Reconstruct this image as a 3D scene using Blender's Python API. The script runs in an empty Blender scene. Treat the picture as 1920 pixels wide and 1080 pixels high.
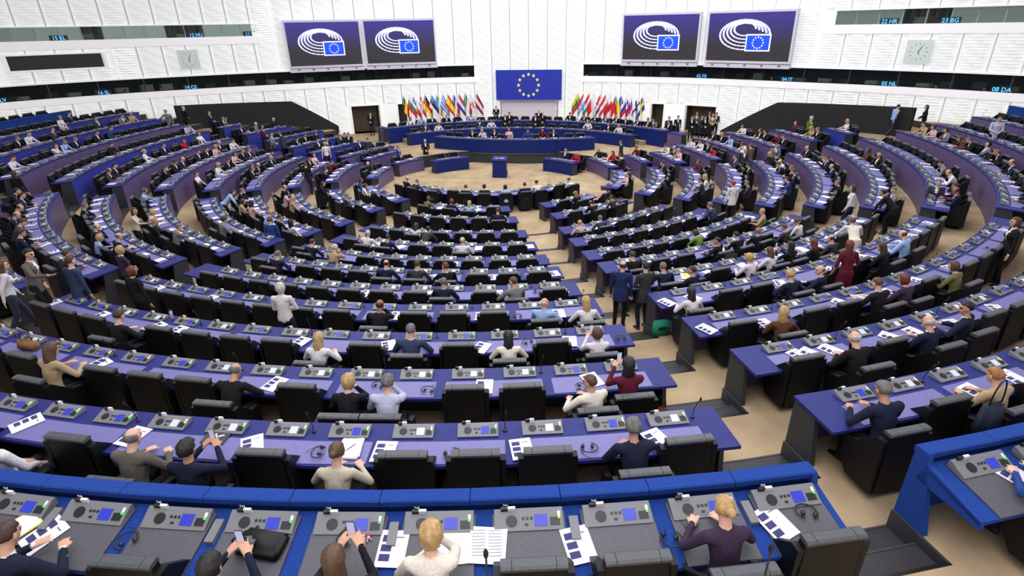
import bpy, bmesh, math, random
import numpy as np
from mathutils import Vector, Matrix, Euler
from mathutils.bvhtree import BVHTree
random.seed(7)
SC = bpy.context.scene
COL = SC.collection
rad, deg = math.radians, math.degrees

# ------------------------------------------------------------------ camera, exposure, light
FPX, PITCH, ROLL, CAMZ = 1052.386, 25.06, -1.174, 7.8
cd = bpy.data.cameras.new('camera'); cam = bpy.data.objects.new('camera', cd); COL.objects.link(cam)
cd.sensor_width = 36.0; cd.lens = 36.0*FPX/1920.0; cd.clip_end = 300; cd.clip_start = .1
cam.location = (0, 0, CAMZ)
cam.matrix_world = Matrix.Translation((0, 0, CAMZ)) @ Euler((rad(90-PITCH), 0, 0)).to_matrix().to_4x4() @ Matrix.Rotation(rad(ROLL), 4, 'Z')
SC.camera = cam
vs = SC.view_settings
vs.view_transform = 'Standard'; vs.look = 'None'; vs.gamma = 1.0; vs.use_curve_mapping = False
vs.exposure = 0.0
world = bpy.data.worlds.new('world'); SC.world = world; world.use_nodes = True
bg = world.node_tree.nodes['Background']; bg.inputs[0].default_value = (.85, .9, 1, 1); bg.inputs[1].default_value = .3
def area(name, loc, size, power, color=(1, 1, 1), rot=(0, 0, 0), shape='DISK', sy=None):
    l = bpy.data.lights.new(name, 'AREA'); l.shape = shape; l.size = size; l.energy = power; l.color = color
    if sy: l.size_y = sy
    o = bpy.data.objects.new(name, l); o.location = loc; o.rotation_euler = rot; COL.objects.link(o); return o
area('ceiling_light', (1, 27, 15.2), 34, 7000, (.96, .97, 1.0))
area('gallery_light', (0, 3, 13.5), 12, 1100, (.97, .97, 1.0))

# ------------------------------------------------------------------ geometry of the hall
CX, CY = -.779, 29.714
RK = dict(zip(range(2, 14), [4.93, 7.09, 9.38, 11.33, 13.29, 15.07, 16.93, 18.67, 20.49, 22.24, 24.0, 25.62]))
ZK = dict(zip(range(2, 14), [.34, .53, .71, .94, 1.21, 1.54, 1.89, 2.25, 2.58, 2.91, 3.25, 3.60]))
PIT = -.42; DESKH = .76
def fl(k): return max(ZK[k]-DESKH, PIT) if k >= 2 else PIT
RT = {2: ([0, 20, 50, 86, 118, 130], [4.93, 4.93, 5.3, 6.2, 7.0, 7.3]), 3: ([0, 41, 75, 117, 134], [7.09, 7.28, 8.0, 8.9, 9.4]),
      4: ([0, 70, 110, 135], [9.38, 9.8, 10.15, 10.5]), 5: ([0, 70, 110, 130], [11.33, 11.55, 12.0, 12.3]),
      6: ([0, 90, 115, 125], [13.29, 13.3, 13.6, 13.7]), 7: ([0, 100, 115], [15.07, 15.1, 15.3])}
def RR(k, a):
    if k in RT: return float(np.interp(abs(a), *RT[k]))
    return RK[k]
def P(r, a, z=0, c=(CX, CY)):
    t = rad(a); return Vector((c[0]+r*math.sin(t), c[1]-r*math.cos(t), z))
def unproj(x, y, Z):
    pit = rad(PITCH); c, s = math.cos(rad(ROLL)), math.sin(rad(ROLL)); a, b = x-960, y-540
    a, b = a*c+b*s, -a*s+b*c
    rx, ru = a/FPX, -b/FPX
    dy = math.cos(pit)+ru*math.sin(pit); dz = -math.sin(pit)+ru*math.cos(pit); t = (Z-CAMZ)/dz
    return rx*t, dy*t
def project(p):
    pit = rad(PITCH); dz = p[2]-CAMZ; d = p[1]*math.cos(pit)-dz*math.sin(pit)
    if d < .3: return (-9999, -9999, d)
    u = p[1]*math.sin(pit)+dz*math.cos(pit); a, b = FPX*p[0]/d, -FPX*u/d
    c, s = math.cos(rad(ROLL)), math.sin(rad(ROLL)); return (960+a*c-b*s, 540+a*s+b*c, d)
def inview(p, m=60):
    q = project(p); return q[2] > 1 and -m < q[0] < 1920+m and -m < q[1] < 1080+m*2
def pol(x, y, z):
    X, Y = unproj(x, y, z); u, v = X-CX, Y-CY
    return math.hypot(u, v), deg(math.atan2(u, -v)), X, Y

# ------------------------------------------------------------------ materials
MATS = {}
def lin(c): return tuple(((v/255)/12.92 if v/255 <= .04045 else ((v/255+.055)/1.055)**2.4) for v in c)
def mat(name, rgb, rough=.6, metal=0, noise=0, nscale=8, bump=0, bscale=200, emit=0, spec=.5, rgb2=None, coat=0, detail=3, alpha=1, trans=0, sheen=0):
    if name in MATS: return MATS[name]
    m = bpy.data.materials.new(name); m.use_nodes = True; nt = m.node_tree; b = nt.nodes['Principled BSDF']
    col = (*lin(rgb), 1); b.inputs['Base Color'].default_value = col; b.inputs['Roughness'].default_value = rough
    b.inputs['Metallic'].default_value = metal; b.inputs['Specular IOR Level'].default_value = spec
    b.inputs['Coat Weight'].default_value = coat; b.inputs['Transmission Weight'].default_value = trans; b.inputs['Alpha'].default_value = alpha
    if emit: b.inputs['Emission Color'].default_value = col; b.inputs['Emission Strength'].default_value = emit
    if noise or rgb2 or bump:
        tc = nt.nodes.new('ShaderNodeTexCoord')
        if noise or rgb2:
            n = nt.nodes.new('ShaderNodeTexNoise'); n.inputs['Scale'].default_value = nscale; n.inputs['Detail'].default_value = detail
            nt.links.new(tc.outputs['Object'], n.inputs['Vector'])
            r = nt.nodes.new('ShaderNodeValToRGB'); r.color_ramp.elements[0].position = .3; r.color_ramp.elements[1].position = .7
            c2 = rgb2 if rgb2 else tuple(v*(1-noise) for v in rgb)
            r.color_ramp.elements[0].color = (*lin(c2), 1); r.color_ramp.elements[1].color = col
            nt.links.new(n.outputs['Fac'], r.inputs['Fac']); nt.links.new(r.outputs['Color'], b.inputs['Base Color'])
        if bump:
            n2 = nt.nodes.new('ShaderNodeTexNoise'); n2.inputs['Scale'].default_value = bscale
            nt.links.new(tc.outputs['Object'], n2.inputs['Vector'])
            bp = nt.nodes.new('ShaderNodeBump'); bp.inputs['Strength'].default_value = bump; bp.inputs['Distance'].default_value = .01
            nt.links.new(n2.outputs['Fac'], bp.inputs['Height']); nt.links.new(bp.outputs['Normal'], b.inputs['Normal'])
    MATS[name] = m; return m
M_carpet = mat('beige_carpet', (178, 158, 128), .95, rgb2=(150, 130, 102), nscale=1.3, bump=.3, bscale=90, detail=8, spec=.1)
M_step = mat('dark_step', (44, 42, 46), .6, noise=.2, nscale=20)
M_desk = mat('blue_desktop', (34, 40, 112), .5, noise=.1, nscale=15, spec=.22)
M_matt = mat('lilac_mat', (108, 106, 164), .5, noise=.08, nscale=30)
M_purple = mat('purple_panel', (98, 80, 124), .42, noise=.15, nscale=6)
M_bluep = mat('blue_panel', (50, 56, 150), .45, noise=.12, nscale=6)
M_navy = mat('navy_panel', (13, 34, 104), .5, spec=.25, noise=.12, nscale=5)
M_ridge = mat('bright_blue_fabric', (30, 64, 142), .85, spec=.15, noise=.12, nscale=40, bump=.2, bscale=300)
M_dgrey = mat('dark_grey_panel', (48, 50, 56), .55, noise=.12, nscale=10)
M_greymat = mat('charcoal_mat', (82, 82, 90), .55, noise=.08, nscale=25, bump=.05)
M_black = mat('black_leather', (9, 10, 13), .5, spec=.3, noise=.2, nscale=30, bump=.1, bscale=120)
M_cap = mat('grey_headrest', (74, 78, 82), .45, noise=.15, nscale=40, bump=.15, bscale=150)
M_white = mat('white_louvre', (238, 240, 239), .6, emit=.27)  # backlit glow put into the material as emission, tuned for wall brightness
M_plain = mat('white_wall', (240, 238, 240), .6, emit=.24)  # emission added to brighten plain walls that are no light source
M_grey = mat('grey_joint', (196, 204, 202), .7)
M_blackp = mat('black_cloth_panel', (30, 30, 32), .85, noise=.15, nscale=3)
M_doorb = mat('brown_door', (74, 62, 44), .6, noise=.15, nscale=4)
M_console = mat('console_grey', (112, 114, 118), .5)
M_knob = mat('black_plastic', (18, 19, 22), .4)
M_scrW = mat('screen_white', (176, 180, 212), .3, emit=.45)
M_scrB = mat('screen_blue', (34, 46, 160), .3, emit=.5)
M_sign = mat('sign_white', (215, 215, 218), .5)
M_led = mat('green_led', (60, 230, 70), .3, emit=1.5)
M_ledy = mat('amber_led', (240, 190, 40), .3, emit=1.5)
M_paper = mat('paper', (222, 220, 232), .8)
M_print = mat('paper_print', (52, 54, 104), .8)
M_yellow = mat('yellow_folder', (225, 220, 90), .7)
M_metal = mat('chrome', (190, 190, 195), .25, metal=1)
M_glass = mat('dark_booth_glass', (30, 42, 42), .08, alpha=.2, spec=.6)
M_glassr = mat('reflecting_glass', (120, 138, 130), .1, metal=.75)
M_booth = mat('booth_interior', (30, 38, 38), .7, noise=.4, nscale=1.2)
M_boothl = mat('booth_pale_reflect', (150, 168, 160), .6, noise=.2, nscale=3)  # pale green raised to stand in for louvres reflected in the upper band
M_cyan = mat('cyan_display', (70, 170, 255), .4, emit=1.6)
M_screen = mat('screen_dark', (48, 46, 56), .35, emit=.35)
M_frame = mat('screen_frame', (212, 208, 222), .5)
M_logo = mat('logo_white', (205, 208, 255), .4, emit=.9)
M_logob = mat('logo_blue', (20, 70, 225), .4, emit=.7)
M_euflag = mat('flag_blue', (24, 44, 158), .6, emit=.12)
M_star = mat('star_yellow', (235, 232, 110), .5, emit=.25)
def cm(rgb): return mat('cloth_%d_%d_%d' % tuple(rgb), rgb, .85, noise=.12, nscale=60, spec=.2)
def skin(rgb): return mat('skin_%d' % rgb[0], rgb, .55, spec=.3, noise=.06, nscale=20)
def hairm(rgb): return mat('hair_%d_%d' % rgb[:2], rgb, .6, rgb2=tuple(v*.72 for v in rgb), nscale=22, bump=.4, bscale=90)

# ------------------------------------------------------------------ object helpers
def me_from(name, vs_, fs, ms=(), mi=None, smooth=False):
    me = bpy.data.meshes.new(name); me.from_pydata([tuple(v) for v in vs_], [], fs)
    for m in ms: me.materials.append(m)
    if mi is not None: me.polygons.foreach_set('material_index', mi)
    if smooth: me.polygons.foreach_set('use_smooth', [True]*len(me.polygons))
    me.update(); return me
def add(name, me, parent=None, loc=None, rz=None, mw=None, label=None, cat=None, group=None, kind=None):
    o = bpy.data.objects.new(name, me); COL.objects.link(o)
    if parent is not None: o.parent = parent
    if loc is not None: o.location = loc
    if rz is not None: o.rotation_euler = (0, 0, rz)
    if mw is not None: o.matrix_basis = mw
    for k_, v_ in (('label', label), ('category', cat), ('group', group), ('kind', kind)):
        if v_: o[k_] = v_
    return o
class G:
    "collects boxes, prisms, tubes into one mesh"
    def __init__(s): s.v = []; s.f = []; s.m = []; s.ms = []; s.sm = []
    def mi(s, m):
        if m not in s.ms: s.ms.append(m)
        return s.ms.index(m)
    def raw(s, vs_, fs, m, smooth=False):
        o = len(s.v); s.v += [tuple(v) for v in vs_]; s.f += [tuple(i+o for i in f) for f in fs]; s.m += [s.mi(m)]*len(fs); s.sm += [smooth]*len(fs); return s
    def box(s, x0, x1, y0, y1, z0, z1, m, tf=None):
        v = [Vector(p) for p in ((x0, y0, z0), (x1, y0, z0), (x1, y1, z0), (x0, y1, z0), (x0, y0, z1), (x1, y0, z1), (x1, y1, z1), (x0, y1, z1))]
        if tf is not None: v = [tf @ p for p in v]
        return s.raw(v, [(0, 3, 2, 1), (4, 5, 6, 7), (0, 1, 5, 4), (1, 2, 6, 5), (2, 3, 7, 6), (3, 0, 4, 7)], m)
    def prism(s, poly, x0, x1, m, axis='x', tf=None, smooth=False):
        n = len(poly); V = []
        for t in (x0, x1):
            for a, b in poly: V.append(Vector((t, a, b) if axis == 'x' else ((a, t, b) if axis == 'y' else (a, b, t))))
        if tf is not None: V = [tf @ p for p in V]
        F = [tuple(range(n))[::-1], tuple(range(n, 2*n))]+[(i, (i+1) % n, n+(i+1) % n, n+i) for i in range(n)]
        return s.raw(V, F, m, smooth)
    def tube(s, pts, r, m, n=8, r2=None, cap=True, smooth=True):
        pts = [Vector(p) for p in pts]; V = []; F = []; k = len(pts)
        for i, p in enumerate(pts):
            d = (pts[min(i+1, k-1)]-pts[max(i-1, 0)]).normalized(); u = d.orthogonal().normalized() if i == 0 else (u-d*u.dot(d)).normalized(); w = d.cross(u)
            rr = r if r2 is None else r+(r2-r)*i/(k-1)
            for j in range(n): t = 2*math.pi*j/n; V.append(p+u*(rr*math.cos(t))+w*(rr*math.sin(t)))
        for i in range(k-1):
            for j in range(n): F.append((i*n+j, i*n+(j+1) % n, (i+1)*n+(j+1) % n, (i+1)*n+j))
        if cap: F += [tuple(range(n))[::-1], tuple(range((k-1)*n, k*n))]
        return s.raw(V, F, m, smooth)
    def ell(s, c, r, m, nu=12, nv=8, tf=None):
        V = []; F = []
        for i in range(nv+1):
            t = math.pi*i/nv
            for j in range(nu):
                p = 2*math.pi*j/nu; q = Vector((c[0]+r[0]*math.sin(t)*math.cos(p), c[1]+r[1]*math.sin(t)*math.sin(p), c[2]+r[2]*math.cos(t)))
                V.append(tf @ q if tf is not None else q)
        for i in range(nv):
            for j in range(nu): F.append((i*nu+j, (i+1)*nu+j, (i+1)*nu+(j+1) % nu, i*nu+(j+1) % nu))
        return s.raw(V, F, m, True)
    def mesh(s, name='mesh'):
        me = me_from(name, s.v, s.f, s.ms, s.m); me.polygons.foreach_set('use_smooth', s.sm); return me
def sweep(prof, a0, a1, Rf, m, g=None, step=2.0, c=(CX, CY), n=None):
    "profile of (dr, z) swept on an arc about c"
    g = g or G(); n = n or max(1, int(math.ceil(abs(a1-a0)/step))); V = []; F = []; q = len(prof)
    for i in range(n+1):
        a = a0+(a1-a0)*i/n; R = Rf(a)
        for dr, z in prof: V.append(P(R+dr, a, z, c))
    for i in range(n):
        for j in range(q): F.append((i*q+j, i*q+(j+1) % q, (i+1)*q+(j+1) % q, (i+1)*q+j))
    F += [tuple(range(q)), tuple(range(n*q, (n+1)*q))[::-1]]
    return g.raw(V, F, m)
ORD = ['zeroth', 'first', 'second', 'third', 'fourth', 'fifth', 'sixth', 'seventh', 'eighth', 'ninth', 'tenth', 'eleventh', 'twelfth', 'thirteenth', 'fourteenth', 'fifteenth', 'sixteenth', 'seventeenth', 'eighteenth', 'nineteenth', 'twentieth', 'twenty-first', 'twenty-second', 'twenty-third', 'twenty-fourth', 'twenty-fifth', 'twenty-sixth', 'twenty-seventh', 'twenty-eighth', 'twenty-ninth', 'thirtieth']
def rowname(k): return 'back row' if k == 13 else ORD[14-k]+' row from back'

# ------------------------------------------------------------------ floor, terraces
def rect(r0, r1, a0, a1, z, zb, m, g=None, Rf=None):
    Rf = Rf or (lambda a: 0); return sweep([(r0, zb), (r1, zb), (r1, z), (r0, z)], a0, a1, Rf, m, g, step=3)
g = G(); V = [P(33.5, a, PIT) for a in range(0, 360, 6)]; V2 = [P(33.5, a, PIT-.3) for a in range(0, 360, 6)]; n = len(V)
g.raw(V+V2, [tuple(range(n))]+[(i, n+i, n+(i+1) % n, (i+1) % n) for i in range(n)], M_carpet)
add('floor', g.mesh(), kind='structure')
BL = {}
for k in range(2, 14):
    R = RK[k]
    BL[k, 'CEN'] = ({10: -26.2, 9: -27.0, 8: -27.4, 7: -27.4, 6: -27.7, 5: -28.2, 4: -29.9, 3: -32.5, 2: -36.5}.get(k, -26.0), 8.4 if k == 13 else 8.0)
    BL[k, 'L'] = ({8: -64.6, 7: -65.5, 6: -65.5, 5: -67.1, 4: -70.8, 3: -76, 2: -84}.get(k, -64.2), {9: -30.5, 8: -30.5, 7: -31.2, 6: -32.3, 5: -33.8, 4: -35.7, 3: -41.4, 2: -49.9}.get(k, -30.2))
    BL[k, 'FL'] = ({13: -101.4, 5: -109.6, 4: -110.6, 3: -117, 2: -119.5}.get(k, -108.5), {6: -71.3, 5: -73.1, 4: -77.5, 3: -86, 2: -97}.get(k, -69.8))
    BL[k, 'R'] = ({12: 10.9, 11: 11.3, 10: 11.5, 9: 11.9, 8: 12.2, 7: 12.5, 6: 13.2, 5: 14.4, 4: 16, 3: 20.1, 2: 25.1, 13: 11.2}[k], {2: 55, 3: 50.5, 4: 48.3, 5: 47.3, 6: 46.6}.get(k, 45.4))
    BL[k, 'FR'] = ({2: 70, 3: 60, 4: 55.8, 5: 53.6, 6: 52, 7: 50.9, 8: 49.6}.get(k, 48.8), {2: 104, 3: 99, 4: 92.7, 5: 90.3}.get(k, 88.0))
for k, v in {9: (-117, -112), 8: (-124.5, -112.3), 7: (-129, -112.5), 6: (-131, -113), 5: (-134, -114), 4: (-139.5, -116.5), 3: (-137, -121.5), 2: (-141, -125)}.items(): BL[k, 'BL'] = v
for k, v in {9: (91.8, 98), 8: (92.5, 105.5), 7: (93, 113.2), 6: (93.8, 115.4), 5: (95, 116.3), 4: (98, 115.6), 3: (106, 121), 2: (109, 131)}.items(): BL[k, 'BR'] = v
TL, TRt = -136, 118
STW = .70
def aisles(k):
    out = [(BL[k, 'CEN'][1], BL[k, 'R'][0]), (BL[k, 'L'][1], BL[k, 'CEN'][0]), (BL[k, 'R'][1], BL[k, 'FR'][0]), (BL[k, 'FL'][1], BL[k, 'L'][0])]
    if (k, 'BL') in BL: out.append((BL[k, 'BL'][1], BL[k, 'FL'][0]))
    if (k, 'BR') in BL: out.append((BL[k, 'FR'][1], BL[k, 'BR'][0]))
    return sorted(out)
for k in range(3, 14):
    z = fl(k)
    if z <= PIT+.001: continue
    lo, hi = (TL, TRt) if k > 4 else (-128, 124); st_ = STW if z-fl(k-1) > .26 else .4
    cuts = [(lo, None)]
    segs = []; cur = lo
    for p0, p1 in aisles(k):
        segs.append((cur, p0, 0)); segs.append((p0, p1, st_)); cur = p1
    segs.append((cur, hi, 0)); g = G()
    for q0, q1, so in segs:
        if q1-q0 < .05: continue
        n = max(1, int((q1-q0)/1.2)); V = []; F = []; Fs = []
        for a in np.linspace(q0, q1, n+1):
            ri = RR(k, a)+(so if so else .03); ro = RR(k+1, a)+.05 if k < 13 else 33
            if k < 13 and so == 0: ro = RR(k+1, a)+.75
            zb = fl(k-1)-.3
            for r, zz in ((ri, z), (ro, z), (ri, zb), (ro, zb)): V.append(P(r, a, zz))
        for i in range(n): b = i*4; F.append((b, b+4, b+5, b+1)); Fs.append((b, b+2, b+6, b+4))
        Fs += [(0, 1, 3, 2), (n*4, n*4+2, n*4+3, n*4+1)]
        g.raw(V, F, M_carpet); g.raw(V, Fs, M_step)
    add('terrace_floor', g.mesh(), kind='structure')
    for p0, p1 in aisles(k):
        if not any(inview(P(RR(k, (p0+p1)/2), q, z), 100) for q in (p0, p1)): continue
        e = bpy.data.objects.new('aisle_stair', None); COL.objects.link(e); e['kind'] = 'structure'; dz = z-fl(k-1); nst = 2 if st_ == STW else 1; w = st_/nst
        for q in range(nst):
            gg = G(); zt = fl(k-1)+dz*(q+1)/(nst+1); sweep([(q*w, fl(k-1)-.1), (st_, fl(k-1)-.1), (st_, zt), (q*w, zt)], p0, p1, lambda a, k=k: RR(k, a), M_step, gg, 2); add('step', gg.mesh(), e)
            gg = G(); sweep([(q*w-.006, zt-.02), (q*w+.02, zt-.02), (q*w+.02, zt+.006), (q*w-.006, zt+.006)], p0, p1, lambda a, k=k: RR(k, a), M_dgrey, gg, 2); add('step_nosing', gg.mesh(), e)
        gg = G(); sweep([(st_-.01, z-.03), (st_+.03, z-.03), (st_+.03, z+.005), (st_-.01, z+.005)], p0, p1, lambda a, k=k: RR(k, a), M_knob, gg, 2); add('step_nosing', gg.mesh(), e)
        for q, sg in ((p0, 1), (p1, -1)):
            gg = G(); t = .03/RK[k]*57.3*sg; sweep([(0, fl(k-1)-.1), (st_, fl(k-1)-.1), (st_, z+.006), (0, z+.006)], min(q, q+t), max(q, q+t), lambda a, k=k: RR(k, a), M_dgrey, gg, n=1); add('stair_cheek', gg.mesh(), e)
g = G(); rect(8.0, 34, 120, 225, .33, PIT-.1, M_step, g); g.m = [g.mi(M_carpet) if len(set(round(g.v[i][2], 3) for i in f)) == 1 and g.v[f[0]][2] > 0 else m for f, m in zip(g.f, g.m)]; add('presidium_floor', g.mesh(), kind='structure')
g = G(); rect(12.95, 34, 131, 211, .6, .3, M_carpet, g)
add('upper_presidium_floor', g.mesh(), kind='structure')

# ------------------------------------------------------------------ outer wall
AX = 10.2
_t = np.array([(0, 16.85), (15, 17.0), (30, 17.7), (45, 19.0), (58, 20.6), (70, 23.4), (80, 26.4), (90, 29.8), (102, 32.2), (120, 33), (180, 33)])
_rel = np.arange(-180, 180.5, .5); _r = np.interp(np.abs(_rel), _t[:, 0], _t[:, 1])
_k = np.ones(17)/17; _r = np.convolve(np.r_[_r[-9:-1], _r, _r[1:9]], _k, 'valid')
def wr(rel): return float(np.interp(rel, _rel, _r))
def W(rel, z=0, off=0):
    r = wr(rel)-off; t = rad(rel+AX); return Vector((CX+r*math.sin(t), CY+r*math.cos(t), z))
_pts = np.array([W(q)[:2] for q in _rel]); _s = np.r_[0, np.cumsum(np.hypot(*np.diff(_pts, axis=0).T))]
def s_of(rel): return float(np.interp(rel, _rel, _s))
def rel_of(s): return float(np.interp(s, _s, _rel))
def wsweep(prof, r0, r1, m, g=None, step=1.2):
    g = g or G(); s0, s1 = s_of(r0), s_of(r1); n = max(1, int((s1-s0)/step)); V = []; F = []; q = len(prof)
    for i in range(n+1):
        rl = rel_of(s0+(s1-s0)*i/n)
        for off, z in prof: V.append(W(rl, z, off))
    for i in range(n):
        for j in range(q): F.append((i*q+j, i*q+(j+1) % q, (i+1)*q+(j+1) % q, (i+1)*q+j))
    F += [tuple(range(q)), tuple(range(n*q, (n+1)*q))[::-1]]
    return g.raw(V, F, m)
def wbox(r0, r1, z0, z1, o0, o1, m, g=None, step=1.2): return wsweep([(o0, z0), (o1, z0), (o1, z1), (o0, z1)], r0, r1, m, g, step)
LB0, LB1 = 4.22, 5.06; UB0, UB1 = 7.48, 8.22; TOP = 15.6; FZ = -.4
LBL, LBR = -15.7, 12.1; UBL, UBR = -61, 61
doors = [(-46.5, -40.3, .33, 2.38), (-36, -33.9, .33, 2.38), (29.8, 32.8, .33, 2.38), (37.6, 44.1, .33, 2.38)]
wall = bpy.data.objects.new('wall_back', None); COL.objects.link(wall); wall['kind'] = 'structure'
# backing in strips leaving booths and doors open
g = G()
cuts = [-100]+[v for d in doors for v in d[:2]]+[98]
for i in range(0, len(cuts), 2): wbox(cuts[i], cuts[i+1], FZ, 2.38, -.3, -.12, M_grey, g)
for i, d in enumerate(doors): wbox(d[0], d[1], FZ, .33, -.3, -.12, M_grey, g)
wbox(-100, 98, 2.38, LB0, -.3, -.12, M_grey, g); wbox(LBL, LBR, LB0, LB1, -.3, -.12, M_grey, g); wbox(-100, 98, LB1, UB0, -.3, -.12, M_grey, g)
wbox(UBL, UBR, UB0, UB1, -.3, -.12, M_grey, g); wbox(-100, 98, UB1, TOP, -.3, -.12, M_grey, g)
add('wall_backing', g.mesh(), wall)
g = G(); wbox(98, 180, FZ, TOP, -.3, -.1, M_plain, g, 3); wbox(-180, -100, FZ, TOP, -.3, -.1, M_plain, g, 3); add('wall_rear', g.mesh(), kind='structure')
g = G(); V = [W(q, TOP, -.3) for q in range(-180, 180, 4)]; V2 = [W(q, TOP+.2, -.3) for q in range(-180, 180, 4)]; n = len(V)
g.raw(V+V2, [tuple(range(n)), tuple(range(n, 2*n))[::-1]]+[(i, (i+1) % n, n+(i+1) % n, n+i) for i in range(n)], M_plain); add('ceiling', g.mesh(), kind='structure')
# louvred panels, bay by bay
BAY = 1.42
_pm = {}
def louvre(w, h):
    key = (round(w, 2), round(h, 2))
    if key in _pm: return _pm[key]
    ns = max(2, int(h/.15)); p = h/ns; V = []; F = []; nx = 4
    for i in range(ns):
        z0, z1 = i*p, (i+1)*p
        for z, y in ((z0+.008, .06), (z1-.02, -.01), (z1, .07)):
            for j in range(nx+1):
                u = j/nx-.5; V.append((u*w, -(.10*(1-4*u*u)+.02*math.sin(i*1.7+j*2.1))+y, z))
        b = i*3*(nx+1)
        for q in range(2):
            for j in range(nx): F.append((b+q*(nx+1)+j, b+q*(nx+1)+j+1, b+(q+1)*(nx+1)+j+1, b+(q+1)*(nx+1)+j))
    # stiles each side
    o = len(V); t = .03
    for sx in (-1, 1):
        x0, x1 = sx*w/2-t, sx*w/2+t
        b = len(V); V += [(x, y, z) for z in (0, h) for x, y in ((x0, -.05), (x1, -.05), (x1, .1), (x0, .1))]
        F += [(b, b+1, b+5, b+4), (b+1, b+2, b+6, b+5), (b+3, b, b+4, b+7), (b+4, b+5, b+6, b+7)]
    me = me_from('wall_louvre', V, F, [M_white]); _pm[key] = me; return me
s_a, s_b = s_of(-99), s_of(97); nb = int((s_b-s_a)/BAY); nlouv = 0
for i in range(nb):
    sm = s_a+(i+.5)*(s_b-s_a)/nb; rl = rel_of(sm); r0, r1 = rel_of(sm-BAY/2), rel_of(sm+BAY/2)
    p0, p1 = W(r0), W(r1); w = (p1-p0).length-.14; mid = (p0+p1)/2; d = p1-p0; rz = math.atan2(d.y, d.x)
    spans = []
    lo = .33 if abs(rl) < 62 else 1.0
    dz = [x for x in doors if x[0]-1.5 < rl < x[1]+1.5]
    if dz:
        lo = 2.42; g = G()
        for q0, q1 in ((r0, min(r1, dz[0][0]-.3)), (max(r0, dz[0][1]+.3), r1)):
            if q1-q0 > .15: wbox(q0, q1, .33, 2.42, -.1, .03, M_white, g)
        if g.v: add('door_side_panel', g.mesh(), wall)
    inL = rl < LBL or rl > LBR; inU = rl < UBL or rl > UBR
    if inL:
        spans.append((lo, 3.86)); a = LB1+.1
        if inU: spans += [(a, 7.02), (UB1+.06, 11.5)]
        else: spans.append((a, 11.5))
    else: spans.append((lo, 11.5))
    for z0, z1 in spans:
        if -88.6 < rl < -80.2 and z0 > 5 and z1 < 7.1:
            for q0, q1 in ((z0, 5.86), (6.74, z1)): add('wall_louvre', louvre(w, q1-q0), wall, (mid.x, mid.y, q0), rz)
            continue
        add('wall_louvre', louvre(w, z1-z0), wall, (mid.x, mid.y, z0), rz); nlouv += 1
# fascias and booth bands
for r0, r1 in ((-99, LBL), (LBR, 97)):
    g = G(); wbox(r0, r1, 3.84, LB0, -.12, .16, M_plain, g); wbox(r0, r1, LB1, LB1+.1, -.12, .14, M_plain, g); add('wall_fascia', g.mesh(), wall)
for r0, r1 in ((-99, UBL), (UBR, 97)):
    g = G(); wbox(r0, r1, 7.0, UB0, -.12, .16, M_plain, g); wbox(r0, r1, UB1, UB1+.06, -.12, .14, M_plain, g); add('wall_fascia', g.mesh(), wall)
def booths(r0, r1, z0, z1, light):
    zl = z0-1.15; g = G(); wbox(r0, r1, zl, z1, -1.9, -1.8, M_booth if not light else M_boothl, g); wbox(r0, r1, zl-.05, zl, -1.9, -.32, M_booth, g); wbox(r0, r1, z1, z1+.05, -1.9, -.1, M_booth, g)
    wbox(r0-.1, r0, z0, z1, -1.9, -.1, M_booth, g); wbox(r1, r1+.1, z0, z1, -1.9, -.1, M_booth, g)
    add('booth_room', g.mesh(), wall)
    s0, s1 = s_of(r0), s_of(r1); n = int((s1-s0)/(2.4 if not light else 1.1))
    for i in range(n):
        q0, q1 = rel_of(s0+(s1-s0)*i/n+.02), rel_of(s0+(s1-s0)*(i+1)/n-.02)
        g = G(); wbox(q0, q1, z0, z1, -.06, -.045, M_glassr if light and (i*7) % 10 not in (1, 3, 8) else M_glass, g, 2.5); add('booth_pane', g.mesh(), wall)
        if i: g = G(); wbox(q0-.12, q0-.02, z0, z1, -.1, -.03, M_dgrey if not light else M_boothl, g); add('booth_mullion', g.mesh(), wall)
        qm = (q0+q1)/2; g = G()
        for t in (.25, .7):
            q = q0+(q1-q0)*t; h = random.uniform(.2, .5)*(z1-z0)
            wbox(q-.7*25/wr(q), q+.5*25/wr(q), z0, z0+h, -1.2, -.9, M_boothl if random.random() < .5 else M_dgrey, g)
        if light:
            for t in (.1, .3, .5, .75, .9): q = q0+(q1-q0)*t; wbox(q-.1, q+.15, z0, z1, -1.7, -1.4, M_dgrey if t in (.3, .75) else M_boothl, g)
        add('booth_fitting', g.mesh(), wall)
booths(-99, LBL, LB0, LB1, False); booths(LBR, 97, LB0, LB1, False); booths(-99, UBL, UB0, UB1, True); booths(UBR, 97, UB0, UB1, True)
g = G()
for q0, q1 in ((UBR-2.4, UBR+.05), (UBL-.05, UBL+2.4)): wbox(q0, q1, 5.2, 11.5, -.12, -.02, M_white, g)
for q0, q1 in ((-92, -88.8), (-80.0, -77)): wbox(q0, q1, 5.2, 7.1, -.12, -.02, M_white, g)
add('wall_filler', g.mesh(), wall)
# recessed camera niche
g = G(); wbox(-88.5, -80.3, 5.9, 6.7, -.11, -.05, M_knob, g); fr = .09
for a in ((-88.8, -80.0, 5.8, 5.9), (-88.8, -80.0, 6.7, 6.8), (-88.8, -88.5, 5.9, 6.7), (-80.3, -80.0, 5.9, 6.7)): wbox(*a, -.1, .14, M_plain, g)
add('camera_niche', g.mesh(), wall)
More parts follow.
